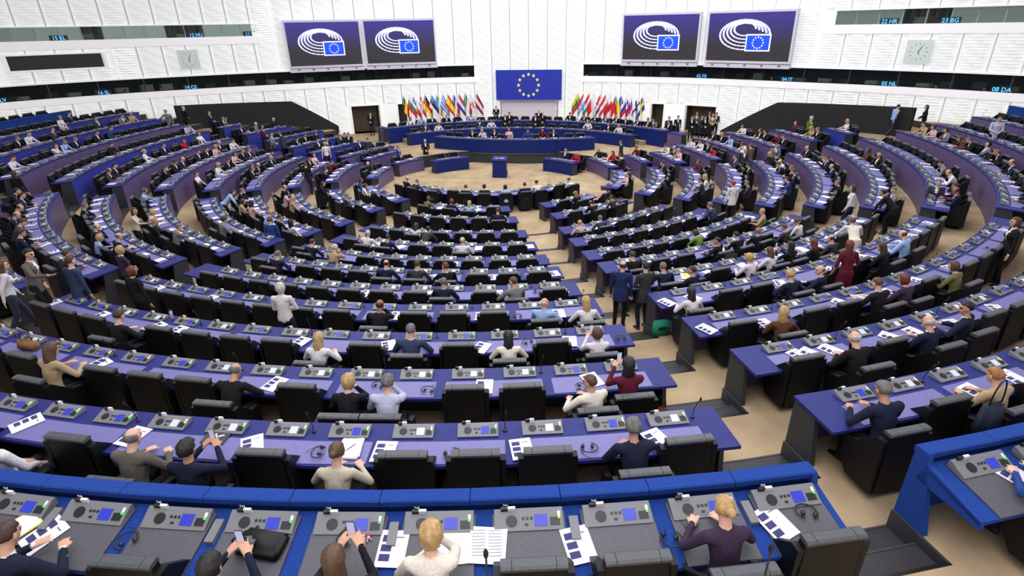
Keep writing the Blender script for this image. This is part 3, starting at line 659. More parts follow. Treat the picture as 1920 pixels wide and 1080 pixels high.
def body(pose, fem=False, voxel=.0105, ratio=.22):
    parts = []   # (region, [points])
    def rc(reg, a, ra, b, rb): parts.append((reg, sph_pts(a, (ra,)*3)+sph_pts(b, (rb,)*3)))
    def el(reg, *cs): parts.append((reg, sum([sph_pts(c, r) for c, r in cs], [])))
    sw = .165 if fem else .19; cw = .13 if fem else .155
    hip = V3(*pose['hip']); up = Euler((rad(-pose['lean']), rad(pose.get('side', 0)), rad(pose.get('twist', 0)))).to_matrix()
    # torso frame: lean>0 bends forward (+y)
    M = lambda x, y, z: hip+up @ V3(x, y, z)
    chest = M(0, .01, .33); sh = {s: M(s*sw, -.01, .46) for s in (-1, 1)}; neck = M(0, .0, .50); top_ = 1; jkt = pose.get('jacket', True)
    el(2, (hip+V3(0, 0, -.02), (.17 if not fem else .175, .12, .10)))
    el(1, (M(0, 0, .0), (.165, .125, .09)), (M(0, 0, .2), (.145 if not fem else .125, .105, .08)))
    el(1, (M(0, 0, .2), (.145 if not fem else .125, .105, .08)), (M(0, .012, .36), (cw+.02, .125, .1)))
    el(1, (M(0, .0, .40), (cw+.01, .10, .07)), (M(sw-.02, -.01, .45), (.06, .06, .055)), (M(-sw+.02, -.01, .45), (.06, .06, .055)), (M(0, -.01, .50), (.06, .06, .03)))
    if fem: el(1, (M(.07, .10, .33), (.06, .05, .06))); el(1, (M(-.07, .10, .33), (.06, .05, .06)))
    hr = Euler((rad(-pose.get('nod', 0)), 0, rad(pose.get('turn', 0)))).to_matrix()
    hm = up.lerp(Matrix.Identity(3), .6) @ hr; hc = neck+up @ V3(0, .02, .09)+hm @ V3(0, .02, .075)
    H = lambda x, y, z: hc+hm @ V3(x, y, z)
    rc(0, neck+up @ V3(0, 0, -.03), .058, H(0, -.02, -.06), .052)
    el(4, (neck+up @ V3(0, .008, .012), (.068, .066, .028)))
    def hell(reg, c, r):
        parts.append((reg, [hc+hm @ p for p in sph_pts(c, r)]))
    hell(0, (0, -.01, .03), (.073, .092, .085)); parts.append((0, [hc+hm @ p for p in sph_pts((0, .025, -.01), (.062, .062, .07))+sph_pts((0, .055, -.085), (.028, .022, .022))+sph_pts((0, -.01, -.05), (.055, .05, .04))]))
    parts.append((0, [hc+hm @ p for p in sph_pts((0, .098, -.022), (.015, .017, .011))+sph_pts((0, .082, .022), (.008, .01, .01))]))
    for s in (-1, 1):
        hell(0, (s*.074, -.005, -.005), (.012, .019, .032)); hell(5, (s*.030, .080, .016), (.014, .010, .008)); hell(0, (s*.03, .079, .037), (.02, .012, .006))
    hell(6, (0, .085, -.052), (.024, .008, .008))
    # arms
    for s in (-1, 1):
        T = M(*pose['wl'] if s < 0 else pose['wr']) if not pose.get('absh') else V3(*(pose['wl'] if s < 0 else pose['wr']))
        hint = V3(*pose.get('eh', (0, -.6, -1))); hint = V3(hint.x*s, hint.y, hint.z) if pose.get('ehx') is None else V3(s*pose['ehx'], hint.y, hint.z)
        E_, T = ik(sh[s], T, .285, .25, hint)
        slv = 0 if pose.get('short') else 1; k_ = .9 if fem else 1
        rc(1, sh[s], .062*k_, E_, .047*k_); rc(slv, E_, .046*k_ if slv else .038, T, .034*k_ if slv else .027)
        d = (T-E_).normalized()
        if slv: rc(4, T, .031, T+d*.012, .029)
        nrm = V3(*pose.get('palm', (0, 0, -1))); nrm = (nrm-d*nrm.dot(d)).normalized(); side = d.cross(nrm).normalized()
        if pose.get('hd') is not None: d = V3(*pose['hd']).normalized(); nrm = (nrm-d*nrm.dot(d)).normalized(); side = d.cross(nrm).normalized()
        B = T+d*.015
        pp = []
        for u in (-1, 1):
            pp += sph_pts(B+side*u*.02, (.016,)*3)+sph_pts(B+d*.075+side*u*.033, (.013,)*3)
        parts.append((0, pp)); curl = pose.get('curl', .35)
        for f in range(4):
            q = (f-1.5)/1.5; b0 = B+d*.078+side*q*.035; ln = (.038, .044, .041, .032)[f]
            dd = (d+side*q*.16+nrm*curl*.4).normalized(); p1 = b0+dd*ln; d2 = (dd+nrm*curl*1.3).normalized(); p2 = p1+d2*ln*.8
            rc(0, b0, .0098, p1, .009); rc(0, p1, .009, p2, .0078)
        sd = side*s*(-1) if not pose.get('thumbflip') else side*s
        t0 = B+d*.02+sd*.028; t1 = t0+(d*.7+sd*.7+nrm*.3).normalized()*.04; t2 = t1+(d*.95+sd*.2+nrm*.3).normalized()*.03
        rc(0, t0, .0125, t1, .0105); rc(0, t1, .0105, t2, .009)
    # legs
    for s in (-1, 1):
        hj = hip+V3(s*.09, 0, -.02); A = V3(*(pose['al'] if s < 0 else pose['ar'])); K, A = ik(hj, A, .43, .42, V3(s*.12, 1, .15))
        lr = 2
        if pose.get('skirt'): rc(2, hj, .095, K, .075); rc(0, K, .05, A, .034)
        else: rc(2, hj, .093, K, .064); rc(2, K, .062, A+V3(0, 0, .02), .048)
        rc(0, A+V3(0, 0, .03), .034, A, .034); fd = V3(s*.15, 1, 0).normalized()
        parts.append((3, sph_pts(A+V3(0, -.03, -.045), (.034, .036, .034))+sph_pts(A+fd*.13+V3(0, 0, -.055), (.036, .04, .025))+sph_pts(A+V3(0, 0, -.01), (.036, .04, .03))))
    if pose.get('tails'):  # coat skirt
        el(1, (hip+V3(0, 0, .06), (.17, .125, .06)), (hip+V3(0, -.02, -.17), (.19, .14, .05)))
    if pose.get('dress'): el(2, (hip+V3(0, 0, .05), (.17, .13, .06)), (hip+V3(0, 0, -.55), (.17, .13, .03)))
    bm = bmesh.new(); regs = {}
    for reg, pts in parts:
        hull(bm, pts)
        b2 = bmesh.new(); hull(b2, pts); regs.setdefault(reg, []).append(b2)
    me = bpy.data.meshes.new('body_tmp'); bm.to_mesh(me); bm.free(); o = bpy.data.objects.new('body_tmp', me); COL.objects.link(o)
    m1 = o.modifiers.new('r', 'REMESH'); m1.mode = 'VOXEL'; m1.voxel_size = voxel
    m2 = o.modifiers.new('s', 'SMOOTH'); m2.factor = .5; m2.iterations = 3
    m3 = o.modifiers.new('d', 'DECIMATE'); m3.ratio = ratio
    dg = bpy.context.evaluated_depsgraph_get(); res = bpy.data.meshes.new_from_object(o.evaluated_get(dg)); bpy.data.objects.remove(o)
    trees = []
    for reg, L_ in regs.items():
        for b2 in L_:
            if len(b2.verts): trees.append((reg, BVHTree.FromBMesh(b2), Vector(np.mean([v.co for v in b2.verts], axis=0))))
    n = len(res.polygons); mi = [0]*n
    upi = up.inverted()
    order = {4: -.004, 5: -.004, 6: -.003, 0: 0, 1: -.002, 2: 0, 3: -.002}
    for i, p in enumerate(res.polygons):
        c = p.center; best = 9; br = 0
        for reg, t, cc in trees:
            if (cc-c).length > .55: continue
            q = t.find_nearest(c)
            if q[0] is None: continue
            dist = (q[0]-c).length; 
            if (c-q[0]).dot(q[1]) < 0: dist = -dist
            dist += order[reg]
            if dist < best: best = dist; br = reg
        if br == 1 and pose.get('vneck', True):
            l = upi @ (c-hip)
            if l.y > .05 and .22 < l.z < .52 and abs(l.x) < (l.z-.2)*.19: br = 4
        mi[i] = br
    res.materials.clear()
    for q in range(7): res.materials.append(M_knob)
    res.polygons.foreach_set('material_index', mi); res.polygons.foreach_set('use_smooth', [True]*n)
    res.update(); res.name = 'person_body'
    headM = Matrix.Translation(hc) @ hm.to_4x4()
    return res, headM, hip
SEAT = dict(hip=(0, -.02, .56), al=(-.12, .38, .09), ar=(.12, .38, .09))
STAND = dict(hip=(0, 0, .93), al=(-.10, 0, .08), ar=(.10, 0, .08), lean=2, palm=(0, 1, 0), curl=.6)
POSE = {
 't': dict(SEAT, lean=14, wl=(-.16, .33, .33), wr=(.16, .33, .33), eh=(1, -.3, -.8), nod=12),
 'f': dict(SEAT, lean=30, wl=(-.08, .25, .42), wr=(.10, .25, .42), eh=(1.2, -.1, -.5), nod=22),
 'l': dict(SEAT, lean=-4, wl=(-.12, .26, .06), wr=(.12, .26, .06), eh=(1, -.6, -.4), nod=2),
 'h': dict(SEAT, lean=20, wl=(-.10, .29, .36), wr=(.05, .14, .58), eh=(.6, .3, -1), nod=8, turn=-10),
 'L': dict(SEAT, lean=8, wl=(-.20, .33, .29), wr=(.10, .34, .29), eh=(1, -.2, -.8), turn=48, twist=18),
 'p': dict(SEAT, lean=8, wl=(-.10, .36, .46), wr=(.10, .36, .46), eh=(.6, .1, -1), nod=-2, palm=(0, 0, -1)),
 'S': dict(STAND, wl=(-.24, .06, -.07), wr=(.24, .06, -.07), eh=(.6, -1, 0), tails=True),
 'F': dict(STAND, wl=(-.05, .22, .10), wr=(.06, .23, .13), eh=(1, -.5, -.5), tails=True, palm=(0, -1, 0)),
 'B': dict(STAND, hip=(0, -.12, .90), lean=48, wl=(-.2, .44, .30), wr=(.2, .44, .30), eh=(1, 0, .4), nod=-14, tails=True),
 'W': dict(STAND, lean=6, wl=(-.25, .18, -.02), wr=(.25, -.14, -.04), eh=(.5, -1, 0), al=(-.1, .26, .08), ar=(.1, -.24, .12)),
 'E': dict(STAND, lean=8, wl=(-.24, .06, -.05), wr=(.36, .42, .34), eh=(.6, -.6, -.6), tails=True, turn=-20),
 'D': dict(STAND, wl=(-.22, .16, .0), wr=(.22, .26, .12), eh=(.6, -1, 0), dress=True, short=True, lean=10),
}
ARCH = {}
import time as _t0
for kx, ps in POSE.items():
    for fem in (False, True):
        if fem and kx in 'S': pass
        if kx == 'D' and not fem: continue
        pp = dict(ps)
        if fem and kx in 'SFBWE': pp.pop('tails', None)
        ARCH[kx, fem] = body(pp, fem, voxel=.0125 if kx in 'DWE' else .0115, ratio=.2)
# hair in head space
def hair_mesh(kind):
    bm = bmesh.new(); bmesh.ops.create_uvsphere(bm, u_segments=28, v_segments=20, radius=1)
    rnd = random.Random(kind)
    for v in bm.verts:
        n = v.co.normalized(); x, y, z = n; R = V3(.083, .102, .098); c = V3(0, -.012, .028)
        wob = 1+.03*math.sin(9*x+4*z)+.025*math.sin(17*y+5*x+3*z)
        q = V3(n.x*R.x, n.y*R.y, n.z*R.z)*wob
        front = y > .25 and z < .42; neckl = z < -.55
        if kind == 'short' or kind == 'curly':
            if kind == 'curly': q *= 1.14+.06*math.sin(31*x+11*z)*math.sin(27*y+9*z)
            if front: q *= .72
            elif z < -.5: q *= .7
            elif abs(x) > .75 and y > -.2 and z < .05: q *= .8
        elif kind == 'ring':
            if z > .45 or (y > -.1 and z > .0) or front or z < -.6 or y > .1: q *= .7
            else: q *= .97
        elif kind == 'bob':
            q = V3(q.x*1.14, q.y*1.1, q.z*1.04)
            if y > .35 and z < .5: q *= .6
            elif z < -.2: q.z -= .05*(-z); q.x *= 1.05
        elif kind == 'long':
            q = V3(q.x*1.1, q.y*1.08, q.z*1.03)
            if y > .3 and z < .5: q *= .6
            elif z < -.1: q.z -= .24*min(1, (-z)*1.1); q.y -= .02; q.x *= 1.0+.15*math.sin(z*9); q.y *= .9
        elif kind == 'bun':
            if front: q *= .72
            elif z < -.55: q *= .72
        v.co = q+c
    if kind == 'bun':
        r = bmesh.ops.create_uvsphere(bm, u_segments=12, v_segments=8, radius=.042); bmesh.ops.translate(bm, verts=r['verts'], vec=(0, -.125, .03))
    me = bpy.data.meshes.new('hair_'+kind); bm.to_mesh(me); bm.free(); me.polygons.foreach_set('use_smooth', [True]*len(me.polygons)); return me
HAIR = {q: hair_mesh(q) for q in ('short', 'curly', 'ring', 'bob', 'long', 'bun')}
g = G(); g.tube([(math.cos(t)*.088, -.01, .03+math.sin(t)*.105) for t in np.linspace(0, math.pi, 12)], .008, M_knob, 6)
for s in (-1, 1): g.ell((s*.088, -.005, -.0), (.02, .032, .036), M_knob, 10, 8)
WORN = g.mesh('worn_headphones')
g = G(); g.ell((0, -.01, .055), (.088, .105, .07), M_knob, 16, 8); g.prism([(-.06, .06), (.06, .06), (.05, .17), (-.05, .17)], .045, .055, M_knob, 'z'); CAPM = g.mesh('cap')
TOPC = dict(K=((24, 24, 28), 'black jacket'), N=((26, 32, 54), 'navy jacket'), D=((56, 56, 60), 'charcoal jacket'), G=((122, 120, 122), 'grey jacket'), W=((220, 216, 220), 'white top'),
            B=((150, 182, 226), 'light blue shirt'), M=((38, 66, 130), 'blue jacket'), T=((176, 152, 118), 'beige jacket'), P=((212, 176, 178), 'pale pink top'), R=((190, 34, 44), 'red top'),
            U=((92, 22, 44), 'burgundy top'), O=((112, 110, 72), 'olive top'), E=((98, 134, 42), 'green top'), C=((226, 218, 204), 'cream top'), V=((58, 44, 66), 'dark purple jacket'),
            I=((34, 46, 88), 'ink blue suit'), A=((196, 186, 164), 'sand blazer'), L=((186, 190, 214), 'lilac shirt'), X=((92, 60, 44), 'brown leather jacket'), Q=((52, 64, 92), 'blue grey suit'), Z=((98, 92, 84), 'brown tweed jacket'))
HAIRC = dict(k=(22, 20, 22), n=(66, 44, 32), b=(92, 66, 46), g=(112, 108, 106), w=(205, 198, 190), y=(196, 160, 104), r=(112, 52, 34), o=(170, 110, 62))
SKINS = [skin((205, 158, 134)), skin((190, 142, 116)), skin((214, 170, 148)), skin((150, 104, 80))]
HW = dict(k='black', n='dark brown', b='brown', g='grey', w='white', y='blond', r='auburn', o='ginger')
PT = dict(t='hands on desk', f='leaning forward', l='hands in lap', h='hand at face', L='turned to one side', p='holding up a phone', S='standing upright', F='standing, hands together', B='bending over the desk', W='walking', E='standing, arm held out', D='standing in a dress')
M_shoe = mat('black_shoe', (20, 18, 18), .4); M_eye = mat('eye_dark', (46, 34, 30), .3); M_lip = mat('lips', (160, 84, 80), .5)
TRO = [cm((24, 24, 30)), cm((30, 34, 48)), cm((22, 22, 24)), cm((52, 58, 78)), cm((150, 140, 120))]
PEOPLE = []
def person(code, M, label, group=None, scale=1.0, mirror=False, hints=''):
    """code: pose + garment letter + hair letter + hair style (s short, c curly, r ring, b bob, l long, u bun, x none) + flags"""
    pz, top, hc_, hs = code[0], code[1], code[2], code[3]; fl_ = code[4:]
    fem = hs in 'blu' or 'f' in fl_
    me, hm, hip = ARCH[pz, fem if pz != 'D' else True]
    e = bpy.data.objects.new('person', None); COL.objects.link(e); e['label'] = label; e['category'] = 'person'
    if group: e['group'] = group
    S = Matrix.Scale(scale, 4)
    if mirror: S = S @ Matrix.Scale(-1, 4, (1, 0, 0))
    e.matrix_world = M @ S
    o = add('body', me, e); rnd = random.Random(label); tc_ = cm(TOPC[top][0]); sk = SKINS[rnd.choice([0, 0, 1, 2, 2, 0]) if 'd' not in fl_ else 3]
    shirt = cm((226, 226, 232)) if (top in 'KNDGQVZ' and 's' not in fl_) or pz in 'SF' else tc_
    if fem and top in 'KNV': shirt = tc_ if rnd.random() < .6 else shirt
    tr = rnd.choice(TRO[:3]) if 'j' not in fl_ else TRO[3]
    if 'k' in fl_: tr = TRO[4]
    if pz == 'D' or 'w' in fl_: tr = tc_
    if 'm' in fl_: shirt = tc_
    for i, m in enumerate((sk, tc_, tr, M_shoe, shirt, M_eye, M_lip)):
        o.material_slots[i].link = 'OBJECT'; o.material_slots[i].material = m
    st = dict(s='short', c='curly', r='ring', b='bob', l='long', u='bun').get(hs)
    if st:
        h = add('hair', HAIR[st], e, mw=hm)
        if not HAIR[st].materials: HAIR[st].materials.append(M_knob)
        h.material_slots[0].link = 'OBJECT'; h.material_slots[0].material = hairm(HAIRC[hc_])
    if pz == 'p':
        g = G(); g.box(-.036, .036, -.004, .004, -.075, .075, M_knob); g.box(-.032, .032, -.0055, -.004, -.07, .07, M_scrW); add('phone', g.mesh(), e, (0, .50, 1.09))
    if 'h' in fl_: add('headphones', WORN, e, mw=hm)
    if 'c' in fl_:
        h = add('cap', CAPM, e, mw=hm); h.material_slots[0].link = 'OBJECT'; h.material_slots[0].material = cm((190, 30, 50))
    return e
# ------------------------------------------------------------------ who sits and stands where: x y code rot floor
SIT = """
26 264 tKgs;44 254 tWgs;180 229 lDns;197 227 tMns;225 219 tGns;238 216 lTnr;358 222 fLnsm;124 265 tBgsm;144 262 tNgs;98 277 hWnl;185 248 tKns;23 302 tWnsm;216 275 tKnsm;266 289 LWyu;313 275 tNns;352 263 hRnl;385 254 lWnl;205 317 tDnrh;221 310 tKks;310 315 hKns;328 309 tKnc;340 303 tNgr;368 286 tNns;378 284 tKns;394 278 tPyb;368 324 lWnsm;271 355 tBgshm;41 367 tNks;172 381 tKgs
37 390 fDnr;31 402 fNgr;42 417 fDns;40 436 tNnc;181 423 hNgr;184 442 tByb;224 442 tNgr;288 394 tWyb;293 415 LKyl-;335 425 hGgs;118 469 tDns
419 225 tNns;433 221 tKgs;455 236 tNns;513 224 tNwsm;405 269 tNws;434 267 tWnsm;441 270 tPnb;452 260 tKos;435 299 tKns;452 291 tNgs;465 288 tKbl;515 297 tKyb;410 309 tWyb;477 315 tKgs;491 308 tKws;586 297 tKgs;602 292 lPkl;623 303 tUns;611 317 hNbsh;690 306 tKwb;629 239 lDws;620 262 tKgs;605 264 lNns;642 256 lNns;667 250 lNgs;578 253 tKns;588 254 hKnl;556 263 fKns
454 357 hNgs;456 378 tTnb;473 381 LPkl;534 351 tKgr;541 359 tPkb;548 370 tTyl;606 343 tKnl;650 365 tDgs;677 336 tMnl;686 347 tWnb;747 324 tNgr
420 412 tGkcm;509 396 fByc;524 405 tKns;548 417 lWkl;583 451 tNns;628 465 hTws;521 475 tNgs;690 438 tWws;727 442 tNks;724 493 tNnr
778 338 tDgs;805 353 fQwr;827 354 tObb;872 351 tNns;908 349 pNkc;948 351 tBkb;986 349 tNns;998 340 hWks;1062 340 fWns;847 375 tNrbh;878 382 tByl;933 392 tNns;780 420 tWnl;867 451 tWwsm;782 495 tDns;838 499 LKrs;832 524 tNgs;966 528 LGbsm;1079 361 tKol;1106 378 fKkrh;1120 403 tQgs-;1085 415 tPyu;1135 349 tPrb
707 580 hKnrd;770 617 tQgs;953 625 tCkl;1120 617 pWbbm;1017 562 LBwrm-;1102 570 tWyl;1178 683 pUkl;223 590 tKns;597 630 tWyl;97 655 tTbl;441 690 fKgr
248 815 tZgrm;350 835 pNkcm;628 848 tAbu;393 1052 pNkcm;626 1046 pKbl;642 730 hKyb;718 733 hLgcm;1120 727 LCbsm;1187 795 hNgcm;807 1003 hCyb;1358 945 tVyu;8 838 lWns;12 1000 tNns
1650 727 tNgsm;1868 695 tTos-;1912 752 tMns;1603 630 hKwrm;1742 597 tNwr;1807 573 LNks;1467 583 LXyl-;1645 532 tKbs;1688 525 tVrb;1782 498 tObbm;1467 517 tNyc;1548 507 LNor;1650 463 tKnlm;1693 440 tBbrm;1405 482 tWybm-;1443 468 tWbl;1482 460 pKkl;1533 462 tKrl;1557 443 tDnr;1478 427 tDbs;1498 415 hWbu;1425 408 LTys;1403 420 LKos-;1368 425 tKks;1302 440 fEnb;1318 430 LKks;1338 382 hQgc;1400 342 tDgs;1570 342 tKgsm;1792 355 tNnrd;1780 345 tUns;1677 352 LGgs;1186 478 tKns;1243 500 tNgs;1300 502 LNns;1280 545 tWkl;1238 336 fDws;1311 338 tDns;1321 332 tWyl;1173 322 LPwb
1063 282 lNns;1093 288 tRwb;1122 280 tKyb;1152 285 tRkl;1179 277 tUbs;1228 268 fCns;1250 271 tZws;1266 280 tPyb;1106 316 hDns;1234 304 hKns
1333 250 tKns;1352 257 tKyl;1370 262 tBrb;1388 270 fCrb;1285 262 tWkb;1307 265 tWks;1315 270 tKbs;1332 278 fRkb;1435 288 tKyl;1462 292 fWwsm;1456 304 fNns;1478 305 tKos;1493 276 tKor;1489 322 tNns;1475 337 tMns;1368 295 tDbs;1400 307 tKks;1308 303 tUbb;1457 253 tUbs;1462 257 tKbs;1393 241 tCkl;1425 247 tKrb;1434 246 tKks;1473 232 lUnb;1512 247 tTyb;1525 243 tKos;1543 290 fWbs;1548 295 tNbs;1557 313 tNor
1575 226 LWyl-;1716 232 tTns;1732 237 tPnb;1755 245 tGkb;1810 259 fKgs;1799 263 fXbb;1857 277 lGkb;1872 282 fKos;1899 305 tNnr;1764 303 fGks;1779 320 fWgrm;1626 292 LXnl-;1647 289 LKyu;1911 352 tDns
957 233 lPbb;773 227 tWnb;792 223 tBns;816 222 tNns;839 218 tKgs;859 216 tNyb;885 217 tLnl;899 225 tQgs;921 227 tWbb;802 235 tDgs;829 235 tWnb;885 243 tKns;907 242 hWyb;929 242 tNns;992 247 tMns;1017 244 tUnb;1037 245 tNbl;1066 215 tKns;1088 219 tDgs;1109 219 tKys;1131 220 tQbs;1152 222 tKgr;1173 220 tKnr;1192 225 tKns;1206 227 tKns;1102 228 tWyb;1131 235 tKrl;1156 235 tWyl;1225 221 tGns;1269 237 tKns
"""
STD = """
98 243 SDns -60;112 220 FWbl -90;129 214 SNns -60;310 210 EGbsm 180;344 203 FKws -30;392 211 FNks -90;27 326 SKnl 0;33 359 BNks -60;252 396 EAbl -70;55 477 EZks -75 11;133 490 SQns -20 10;226 469 FVyb -30;248 509 SKrbm -20;6 498 WWblj -40;480 233 FGwsmj -80;491 238 FUnb -80;509 252 FGns -90;525 250 FDbs 90;573 309 SKns 0;609 270 SWybm 20;653 252 FNks 180;689 261 SDgs 0;746 274 FMyb -110;694 214 FKns 180 Q;437 361 BBksm -60;506 413 SMbsh 0;526 540 FWwbm 0;803 430 BDks -20
797 265 FKws -160;1168 498 SInrm -20 8;1210 500 FDksm 20 8;1592 460 DUrl 0;1598 415 BCbs -10;1375 345 SWrsc 10;1598 353 WWnlm 60;1655 362 BKks 40;1760 343 FDgs 150;1903 417 SKbb 70 10;1164 267 SDbsk 60;1407 273 SZbs 20;1397 282 SDor 170;1456 273 FGns 180;1522 222 FEwb -150;1685 200 WBnsj -90;1737 201 FKnlm 60;1875 223 FLnsm 160
930 201 FKws 180 T;947 216 FKgr 180 Q;955 213 FKks 180 Q;1004 217 FKks 180 Q;1010 208 FKor 180 T;1017 213 FKgr 180 Q
1255 222 FNks 180 Q;1272 220 SNks 180 Q;1298 221 FKns 180 Q;1307 213 FOnl 180 Q;1317 220 FQns 180 Q;1323 221 FKns 180 Q;1331 213 FKos 180 Q;1337 216 FTbl 180 Q;1344 214 FNns 180 Q
"""
def terr_at(r, a):
    for k in range(13, 1, -1):
        if r > RR(k, a)+.0 and fl(k) > PIT: return k
    return 1
ACT = []; reports = []
for it in SIT.replace('\n', ';').split(';'):
    it = it.split()
    if len(it) < 3: continue
    x, y, code = float(it[0]), float(it[1]), it[2]; mir = '-' in code; c4 = (code+'x')[:4] if len(code) >= 4 else code+'x'
    code = code.replace('-', '')
    if len(code) < 4: code += 'x'
    fem = code[3] in 'blu'; hm = ARCH[code[0], fem][1]; ho = hm.translation
    best = None
    for s in SEATS:
        if s['used'] or not s['vis']: continue
        p = P(s['R']+(1.0-ho.y)*s['s'], s['a'], s['zf']+ho.z+.05, s['c']); q = project(p); d = math.hypot(q[0]-x, q[1]-y)/ (1052/q[2])
        if best is None or d < best[0]: best = (d, s, p, q)
    if best is None: continue
    d, s, p, q = best
    if d > 1.3: reports.append((round(d, 1), it)); 
    if d > 2.2: continue
    X, Y = unproj(x, y, p.z); u, v = X-s['c'][0], Y-s['c'][1]; rn = math.hypot(u, v); an = deg(math.atan2(u, -v))
    ra = P(s['R'], s['a'], 0, s['c'])
    da = max(-.3, min(.3, rad(((an-s['a']+180) % 360)-180)*s['R'])); dr = max(-.12, min(.2, (rn-(s['R']+(1.0-ho.y)*s['s']))*s['s']))
    s['used'] = True; s['a0'] = s['a']; s['a'] += deg(da/s['R']); s['dr'] = dr
    ACT.append((s, code, mir, x))
seen = {}
for s, code, mir, x in ACT:
    seen.setdefault((s['k'], s['b']), []).append(x)
TN = {'F1': 'front pit-edge row', 'SL': 'left pit-side desk', 'SR': 'right pit-side desk', 'T1': 'presidium rostrum', 'T2': 'middle presidium tier', 'T3': 'top presidium tier', 'W': 'wing desk'}
PT2 = dict(t='at desk', f='leaning forward', l='leaning back', h='hand raised', L='turned sideways', p='holding phone')
def ordn(lst, x):
    i = sorted(lst).index(x)+1; return 'leftmost' if i == 1 and len(lst) > 1 else ('only one there' if len(lst) == 1 else ORD[min(i, 20)]+' from left')
for s, code, mir, x in ACT:
    lst = seen[s['k'], s['b']]
    where = TN[s['b']] if s['b'] in TN else BN[s['b']]+', '+rowname(s['k'])
    tail = ordn(lst, x); tail = '' if tail == 'only one there' else ', '+tail
    lb = 'person in %s %s, %s%s' % (TOPC[code[1]][1], PT2[code[0]], where, tail)
    rnd = random.Random(lb); mw = arcmat(s['a'], s['R']+(1.0+s['dr'])*s['s'], s['zf']+.005, s['c'], s['s'] < 0)
    person(code, mw, lb, 'seated people', rnd.uniform(.97, 1.04), mir)
# standing
rows = []
for it in STD.replace('\n', ';').split(';'):
    it = it.split()
    if len(it) < 3: continue
    x, y, code = float(it[0]), float(it[1]), it[2]; rot = float(it[3]) if len(it) > 3 else 0; flr = it[4] if len(it) > 4 else None
    if code[0] == 'L': code = 'S'+code[1:]
    fem = code[3] in 'blu' or code[0] == 'D'; ho = ARCH[code[0], fem][1].translation
    if flr == 'Q': cand = [('Q', .33)]
    elif flr == 'T': cand = [('T', .6)]
    elif flr: cand = [(int(flr), fl(int(flr)))]
    else: cand = [(k, fl(k)) for k in range(1, 14)]
    best = None
    R_ = Matrix.Rotation(rad(rot), 3, 'Z'); hv = R_ @ Vector((ho.x, ho.y, 0))
    for k, z in cand:
        if k == 1: z = PIT
        r, a, X, Y = pol(x, y, z+ho.z); X -= hv.x; Y -= hv.y; r = math.hypot(X-CX, Y-CY); a = deg(math.atan2(X-CX, CY-Y))
        if isinstance(k, int) and not flr:
            lo = RR(k, a) if k > 1 else 0; hi = RR(k+1, a) if k < 13 else 28
            d = abs(r-(lo+hi+.8)/2) if k > 1 else max(0, r-4.5)
        else: d = 0
        if best is None or d < best[0]: best = (d, k, z, X, Y, a)
    d, k, z, X, Y, a = best
    if d > .7: reports.append(('stand', round(d, 1), it, k))
    if isinstance(k, int):
        b = min(BL, key=lambda q: (0 if q[0] == max(2, k) else 9)+min(abs(a-BL[q][0]), abs(a-BL[q][1]), 99 if not BL[q][0] < a < BL[q][1] else -1)*.01)[1] if k > 1 else 'pit'
        where = 'beside %s, %s' % (BN[b], rowname(k)) if k > 1 else 'on the open pit floor'
    else: where = 'on the presidium' if 860 < x < 1100 else ('by the right doorway' if x > 1100 else 'by the left doorway')
    rows.append((x, code, rot, where, X, Y, z))
for x, code, rot, where, X, Y, z in rows:
    lst = [r[0] for r in rows if r[3] == where]; tail = ordn(lst, x); tail = '' if tail == 'only one there' else ', '+tail
    lb = 'person in %s standing %s%s' % (TOPC[code[1]][1] if code[0] != 'D' else 'burgundy sleeveless dress', where, tail)
    mw = Matrix.Translation((X, Y, z+.005)) @ Matrix.Rotation(rad(rot), 4, 'Z')
    person(code, mw, lb, 'standing people', 1.0)
for i, (px, py, cd_) in enumerate([(295, 160, 'tWgs'), (233, 160, 'tWns'), (90, 172, 'fGks'), (28, 180, 'tBnb'), (345, 162, 'tEnb'), (1417, 142, 'fGns'), (1450, 140, 'tBys'), (1595, 152, 'fDns'), (1760, 152, 'tGks'), (1850, 158, 'tWnb')]):
    rl, z = hitwall(px, py, -.9); p = W(rl, LB0-1.12, -.95); az = math.atan2(p.x-CX, p.y-CY)
    person(cd_, Matrix.Translation(p) @ Matrix.Rotation(math.pi-az, 4, 'Z'), 'person in %s seated behind the dark booth glass, %s' % (TOPC[cd_[1]][1], ('left wall, ' if px < 900 else 'right wall, ')+{0: 'fourth from left', 1: 'third from left', 2: 'second from left', 3: 'leftmost', 4: 'fifth from left', 5: 'leftmost', 6: 'second from left', 7: 'third from left', 8: 'fourth from left', 9: 'rightmost'}[i]), 'people in the booths')
for r in reports: print('PLACE', r)
print('people', len(ACT), len(rows), 'seats', len(SEATS))

